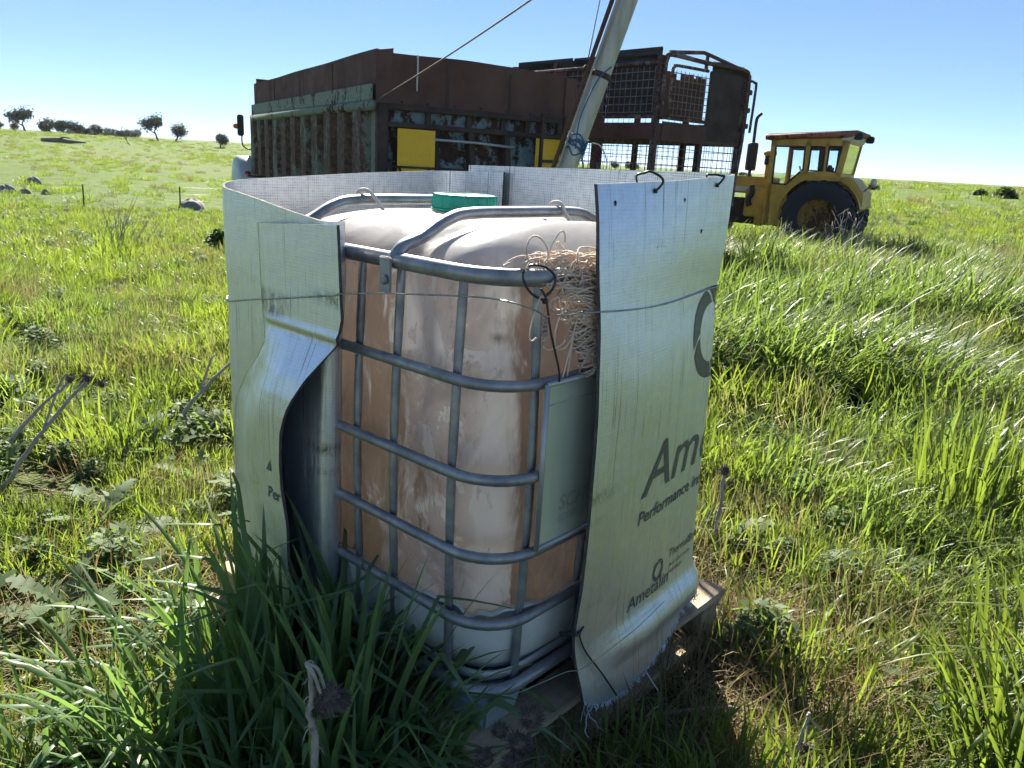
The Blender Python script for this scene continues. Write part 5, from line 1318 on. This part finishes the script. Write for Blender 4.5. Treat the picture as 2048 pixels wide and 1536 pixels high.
x, y = keep(x, y, side); rows.append(pack(x, y, .55, 1.0, 9, .1, yawlim=.5, szfn=lambda x, y: np.where(x > 0, .85+.4*np.clip(vnoise(x*.8, y*.8, 63)*2.2, -1, 1)+.25*sstep(np.hypot(x, y), 9, 15), .52)))
mx = np.concatenate([2.0+.75*rng.normal(size=20), 3.6+.9*rng.normal(size=14)]); my = np.concatenate([5.95+.35*rng.normal(size=20), 8.6+.5*rng.normal(size=14)])
rows.append(pack(mx, my, .9, 1.35, 6, .1, yawlim=.7))
scatter('tall_grass', pt, np.concatenate(rows), 'tall lush green grass bent over by the wind', 'grass')
# broadleaf weeds and thistle rosettes
rows = []
x, y = wedge(1500, 1.1, 5, -50, 45); f, ld, rt, wd_ = region(x, y); x, y = keep(x, y, np.clip((.04+.75*wd_*sstep(-y, -4.6, -3.4)+.12*(y > 2.2))*(x < -.5)+.02+.3*np.exp(-(((x-1.3)/.4)**2+((y-2.3)/.5)**2))+.25*np.exp(-(((x-.95)/.3)**2+((y-2.9)/.5)**2)), 0, 1)*(1-.8*f)); rows.append(pack(x, y, .5, 1.0, 8, .1, ids=[0, 1, 2, 3, 4, 5, 5, 5, 6, 6, 6, 7, 7, 7]))
x, y = wedge(1100, 5, 14); f, ld, rt, wd_ = region(x, y); x, y = keep(x, y, .06+.22*wd_); rows.append(pack(x, y, .6, 1.1, 3, .1, ids=[5, 6, 7]))
scatter('broadleaf_weeds', pw, np.concatenate(rows), 'grey-green jagged thistle rosettes and low broadleaf weeds', 'weeds')
# dry straw litter
rows = []
x, y = wedge(1300, .9, 4.5, -55, 50); f, ld, rt, wd_ = region(x, y); x, y = keep(x, y, np.clip(.9*f+.9*ld+.12, 0, 1)*(1-.6*rt)); rows.append(pack(x, y, .6, 1.1, 6, .15))
x, y = wedge(260, 1.3, 3, 5, 40); f, ld, rt, wd_ = region(x, y); x, y = keep(x, y, .9*f); rows.append(pack(x, y, .8, 1.2, 6, .15))
scatter('dry_straw', ps, np.concatenate(rows), 'brown dry straw and dead stalks lying on the soil', 'straw')
# coarse tufts farther out
rows = []
x, y = wedge(6500, 12, 48); x, y = keep(x, y, np.ones(len(x))); rows.append(pack(x, y, .5, 1.05, 6, .08, szfn=lambda x, y: .8+.35*np.clip(vnoise(x*.3, y*.3, 71), -1, 1)))
x, y = wedge(9000, 45, 230); x, y = keep(x, y, np.clip(.45+vnoise(x*.1, y*.1, 72), .1, 1)); rows.append(pack(x, y, .6, 1.5, 5, .06))
scatter('distant_tufts', pf, np.concatenate(rows), 'coarse grass tufts spread over the distant paddock', 'grass')
# the big broad-bladed clump against the tank
cv, cf, ct = [], [], []
def clump(cx, cy, n, R_, hmin, hmax, wmin, wmax, lean, wind, seed, curl=1.5):
    v, f, t_ = blades(n, R_, hmin, hmax, wmin, wmax, lean, curl, 10, wind, seed, True, taper=.6); o = len(cv); gz = float(ground_z(cx, cy))
    cv.extend([(a[0]+cx, a[1]+cy, a[2]+gz) for a in v]); cf.extend([tuple(i+o for i in q) for q in f]); ct.extend(t_)
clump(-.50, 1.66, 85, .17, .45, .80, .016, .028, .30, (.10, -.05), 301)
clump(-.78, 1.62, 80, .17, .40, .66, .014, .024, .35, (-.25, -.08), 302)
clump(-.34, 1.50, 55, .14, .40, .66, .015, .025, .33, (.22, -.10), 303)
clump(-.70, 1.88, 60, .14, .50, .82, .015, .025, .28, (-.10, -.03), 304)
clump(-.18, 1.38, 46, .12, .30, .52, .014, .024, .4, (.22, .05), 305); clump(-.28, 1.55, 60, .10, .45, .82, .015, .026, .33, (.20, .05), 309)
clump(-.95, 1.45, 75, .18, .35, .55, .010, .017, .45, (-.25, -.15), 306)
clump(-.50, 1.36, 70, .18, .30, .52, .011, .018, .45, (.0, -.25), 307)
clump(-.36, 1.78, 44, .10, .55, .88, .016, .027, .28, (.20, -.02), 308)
me = bpy.data.meshes.new('broad_grass'); me.from_pydata(cv, [], cf); set_tint(me, ct); me.materials.append(m_broad); me.polygons.foreach_set('use_smooth', [True]*len(me.polygons))
o = bpy.data.objects.new('broad_grass', me); col.objects.link(o); tag(o, 'dense clump of broad dark green grass blades against the caged tank', 'grass', kind='stuff')
# tall single clump on the right edge
cv, cf, ct = [], [], []
clump(1.95, 3.15, 70, .22, .45, .80, .010, .016, .2, (-.02, 0), 311, .6); clump(2.35, 3.3, 70, .25, .45, .85, .010, .016, .25, (.12, 0), 312, .8); clump(1.75, 2.1, 90, .25, .35, .6, .006, .011, .35, (-.25, 0), 313, 1.6); clump(2.05, 2.35, 90, .3, .4, .7, .006, .011, .35, (-.15, 0), 314, 1.5); clump(1.5, 1.85, 120, .25, .35, .66, .010, .018, .35, (-.12, -.05), 315, 1.5); clump(1.32, 1.62, 90, .2, .3, .55, .010, .017, .4, (-.12, -.1), 316, 1.6)
me = bpy.data.meshes.new('rush_grass'); me.from_pydata(cv, [], cf); set_tint(me, ct); me.materials.append(m_grass); me.polygons.foreach_set('use_smooth', [True]*len(me.polygons))
o = bpy.data.objects.new('upright_grass', me); col.objects.link(o); tag(o, 'stiff upright green grass clumps rising out of the meadow grass', 'grass', kind='stuff')

# ------------------------------------------------------------------ dead thistles
stem_m = surf('thistle_stem', (.40, .36, .30), (.26, .22, .18), .9, 0, 25, .6, 120)
head_m = surf('thistle_head', (.13, .10, .085), (.07, .055, .05), .85, 0, 30, .3, 90)
def seed_head(parent, loc, r, seed, axis=(0, 0, 1)):
    rr = random.Random(seed); mb = MB(); ax = Vector(axis).normalized()
    rows = []
    for a in range(7):
        th = math.pi*a/6; rows.append([(r*.72*math.sin(th)*math.cos(p_), r*.72*math.sin(th)*math.sin(p_), r*.8*math.cos(th)) for p_ in np.arange(10)*2*math.pi/10])
    mb.grid(rows, 0, True)
    for k in range(190):
        u = Vector((rr.gauss(0, 1), rr.gauss(0, 1), rr.gauss(.15, 1))).normalized(); b = u*r*.68; t_ = u*r*rr.uniform(1.05, 1.5)+Vector((0, 0, r*.12)); sd_ = u.orthogonal().normalized()*r*.07
        o = u.cross(sd_).normalized()*r*.05; mb.add([b-sd_, b+sd_, b+o, t_], [(0, 1, 3), (1, 2, 3), (2, 0, 3)])
    ob = mb.build('seed_head', head_m, parent, False); ob.location = loc; ob.rotation_euler = ax.to_track_quat('Z', 'Y').to_euler(); return ob
def thistle(base, pts, rad, heads, label, branches=(), seed=1, scraps=0):
    e = empty('dead_thistle', base, 0, label, 'thistle', 'dead thistles'); rr = random.Random(seed); mb = MB(); b0 = Vector(base)
    P = catmull([Vector(p)-b0 for p in pts], 6); n = len(P)
    P = [p+Vector((rr.gauss(0, rad*.25), rr.gauss(0, rad*.25), rr.gauss(0, rad*.25))) for p in P]
    mb.tube(P, [rad*(1-.45*k/n)*rr.uniform(.85, 1.2) for k in range(n)], 7); mb.build('stem', stem_m, e, True)
    for br in branches:
        mb = MB(); bp = catmull([Vector(p)-b0 for p in br], 5); mb.tube(bp, [rad*.6*(1-.5*k/len(bp)) for k in range(len(bp))], 6); mb.build('branch', stem_m, e, True)
    for k in range(scraps):
        p = rr.choice(P[n//4:]); mb = MB(); d = Vector((rr.gauss(0, 1), rr.gauss(0, 1), rr.gauss(-.4, .6))).normalized(); q = [p, p+d*rad*1.2, p+d*rad*2+Vector((0, 0, -rad*1.2)), p+d*rad*rr.uniform(1.5, 3)+Vector((rr.gauss(0, rad), rr.gauss(0, rad), -rad*rr.uniform(1.5, 3.5)))]
        mb.tube(catmull(q, 3), [rad*.22]*4+[rad*.16]*4+[rad*.08]*2, 4); mb.build('dry_leaf', stem_m, e, True)
    for i, (p, r, ax) in enumerate(heads): seed_head(e, Vector(p)-b0, r, seed*10+i, ax)
    return e
def pz(u, v, Y): return ray_at(u, v, Y)
gz_ = lambda x, y: float(ground_z(x, y))
b0 = pz(640, 1600, 1.22); b0.z = gz_(b0.x, b0.y)
thistle(b0, [b0, pz(632, 1500, 1.22), pz(622, 1440, 1.2), pz(625, 1380, 1.19), pz(615, 1325, 1.18)], .0075, [(pz(660, 1392, 1.19), .026, (.6, 0, -.7)), (pz(645, 1412, 1.21), .022, (.3, .3, -.9)), (pz(682, 1400, 1.2), .018, (.9, 0, -.3))], 'pale dead thistle with a drooping dark seed head in front of the broad grass clump', [[pz(615, 1328, 1.18), pz(636, 1340, 1.18), pz(652, 1385, 1.19)], [pz(614, 1330, 1.18), pz(628, 1350, 1.17), pz(645, 1400, 1.18)]], 2, 10)
b0 = pz(1030, 1640, 1.3); b0.z = gz_(b0.x, b0.y)
thistle(b0, [b0, pz(1028, 1560, 1.3), pz(1030, 1500, 1.29), pz(1050, 1460, 1.28)], .0055, [(pz(1062, 1436, 1.28), .024, (.2, 0, 1)), (pz(1040, 1488, 1.27), .026, (0, -.5, .9)), (pz(970, 1516, 1.27), .021, (-.7, 0, .6)), (pz(1000, 1462, 1.31), .018, (-.4, .2, 1)), (pz(1022, 1528, 1.26), .02, (0, -.6, .6))], 'dead thistle carrying a cluster of dark spiny heads at the pallet corner', [[pz(1028, 1540, 1.3), pz(1000, 1520, 1.29), pz(975, 1516, 1.28)], [pz(1030, 1510, 1.29), pz(1010, 1480, 1.3)]], 3, 6)
b0 = pz(1560, 1590, 1.62); b0.z = gz_(b0.x, b0.y)
thistle(b0, [b0, pz(1580, 1530, 1.62), pz(1600, 1480, 1.62), pz(1618, 1425, 1.63)], .0055, [(pz(1612, 1498, 1.63), .022, (.2, 0, -1))], 'grey dead thistle leaning at the edge of the tank shadow', [[pz(1618, 1425, 1.63), pz(1616, 1450, 1.63), pz(1612, 1485, 1.63)], [pz(1615, 1430, 1.63), pz(1640, 1460, 1.65), pz(1660, 1480, 1.66)]], 4, 6)
def lying(p0, p1, rad, heads, label, seed, lift=.05):
    a, b = p0.copy(), p1.copy(); a.z = gz_(a.x, a.y)+.012; b.z = gz_(b.x, b.y)+lift; m1 = a.lerp(b, .35); m2 = a.lerp(b, .7); m1.z += lift*.35; m2.z += lift*.3
    return thistle(a, [a, m1, m2, b], rad, [(b+Vector(h), r, (.6, .2, .6)) for h, r in heads], label, seed=seed, scraps=9)
gp = lambda u, v: (lambda d: Vector((0, 0, CAMH))+d*((.05-CAMH)/d.z))(FW+RT*((u-1024)/FPX)+UP*((768-v)/FPX))
lying(gp(1300, 1432), gp(1530, 1440), .006, [], 'thin dead thistle stalk lying in the shade beside the pallet', 6, .04)
lying(gp(1755, 1225), gp(1890, 1200), .008, [((.02, 0, .02), .025), ((.06, .02, .01), .028), ((.03, .03, .035), .02)], 'fallen dead thistle with dark heads lying among the rosettes', 7, .07)
s = gp(1425, 1095); e_ = pz(1448, 950, 2.95)
thistle(Vector((s.x, s.y, gz_(s.x, s.y))), [Vector((s.x, s.y, gz_(s.x, s.y))), pz(1436, 1040, 2.92), e_], .010, [(e_+Vector((0, 0, .02)), .022, (0, 0, 1))], 'upright pale dead thistle stalk in the grass behind the pallet', seed=8, scraps=5)
for i, (a, b, r, h, lab) in enumerate((((0, 985), (175, 760), .011, .40, 'thick bleached thistle stem leaning over the weeds, rising from the straw'), ((-20, 930), (140, 762), .010, .38, 'bent bleached thistle stem arching beside the thick one'), ((335, 870), (465, 720), .012, .42, 'long forked bleached thistle stem leaning towards the foil sheet'), ((350, 1090), (520, 1020), .006, .10, 'thin pale stalk lying on the straw by the foil sheet'), ((60, 1300), (175, 1215), .008, .06, 'short dead stalk lying across the dry litter'), ((-10, 1390), (150, 1320), .012, .05, 'dark scaly dead stalk lying low beside the dry litter'), ((20, 1530), (60, 1420), .012, .16, 'stubby dead thistle stump below the dark stalk'))):
    p0, p1 = gp(*a), gp(*b); q = ray_at(b[0], b[1], p0.y+.25); p1 = q if h > .2 else p1
    p0.z = gz_(p0.x, p0.y); mid = p0.lerp(p1, .5)+Vector((.0, 0, .03 if h > .2 else .02)); p1.z = max(p1.z, gz_(p1.x, p1.y)+.02)
    hd = [(p1+Vector((0, 0, .01)), .020, (.5, 0, .8)), (p1+Vector((.05, .02, -.02)), .017, (.8, 0, .4))] if i < 2 else []
    thistle(p0, [p0, mid, p1], r, hd, lab, [[mid, mid.lerp(p1, .6)+Vector((-.06, .03, .05)), p1+Vector((-.10, .02, .02))]] if i in (0, 2) else (), 20+i, 6)
# dry seed stalks among the grass on the left and round the tractor
for i, (u, v, Y, n, h, lab) in enumerate(((228, 432, 12.5, 16, 1.0, 'dry branching weed standing grey in the field beyond the grass'), (1700, 455, 14.5, 26, .95, 'dry tangle of dead stalks in front of the tractor rear wheel'), (1560, 450, 15.0, 14, .7, 'dead brown stalks in front of the tractor step'))):
    p = ray_at(u, v, Y); p.z = gz_(p.x, p.y); mb = MB(); rr = random.Random(50+i)
    for k in range(n):
        a = Vector((rr.gauss(0, .22), rr.gauss(0, .2), 0)); d = Vector((rr.gauss(.25, .3), rr.gauss(0, .25), 1)).normalized(); hh = h*rr.uniform(.55, 1.1)
        mb.tube([a, a+d*hh*.5, a+d*hh+Vector((rr.gauss(.08, .08), 0, -.03))], [.007, .006, .003], 4)
        for j in range(3): q = a+d*hh*rr.uniform(.5, .95); mb.tube([q, q+Vector((rr.gauss(0, .1), rr.gauss(0, .08), rr.uniform(.05, .16)))], .003, 4)
    o = mb.build('dry_weed', stem_m, None, True, loc=p); tag(o, lab, 'weed')
for i, (u, v, Y, s_, lab) in enumerate(((436, 424, 14, .42, 'dark green rounded bush behind the foil sheet corner'), (2010, 392, 62, .9, 'larger low green bush on the skyline beyond the tractor'), (1960, 388, 66, .6, 'small green bush beside the larger skyline bush'), (1745, 383, 70, .55, 'low bush on the skyline just behind the tractor'))):
    p = ray_at(u, v, Y); p.z = gz_(p.x, p.y); d = sprout(1400, 1.0, 400+i); me = bpy.data.meshes.new('leaves'); me.from_pydata([(a[0]*s_*1.5, a[1]*s_*1.5, a[2]*s_) for a in d[0]] if i else [(a[0]*s_, a[1]*s_, a[2]*s_*1.1) for a in d[0]], [], d[1]); set_tint(me, d[2]); me.materials.append(m_tall)
    o = bpy.data.objects.new('bush', me); col.objects.link(o); o.location = p; tag(o, lab, 'bush', 'low bushes')
# ------------------------------------------------------------------ thin farmland haze
hz = NT('haze_air'); hz.n.remove(hz.b)
pv = hz.add('ShaderNodeVolumePrincipled'); pv.inputs['Color'].default_value = (.86, .93, 1, 1); pv.inputs['Density'].default_value = .00010; pv.inputs['Anisotropy'].default_value = 0
hz.l(pv.outputs[0], hz.n['Material Output'].inputs['Volume'])
mb = MB(); mb.box(-4400, 4400, -4400, 4400, -6, 48); hzo = mb.build('haze', hz.mat); tag(hzo, 'thin pale haze lying over the whole paddock', 'haze', kind='stuff')
sc.cycles.volume_bounces = 0
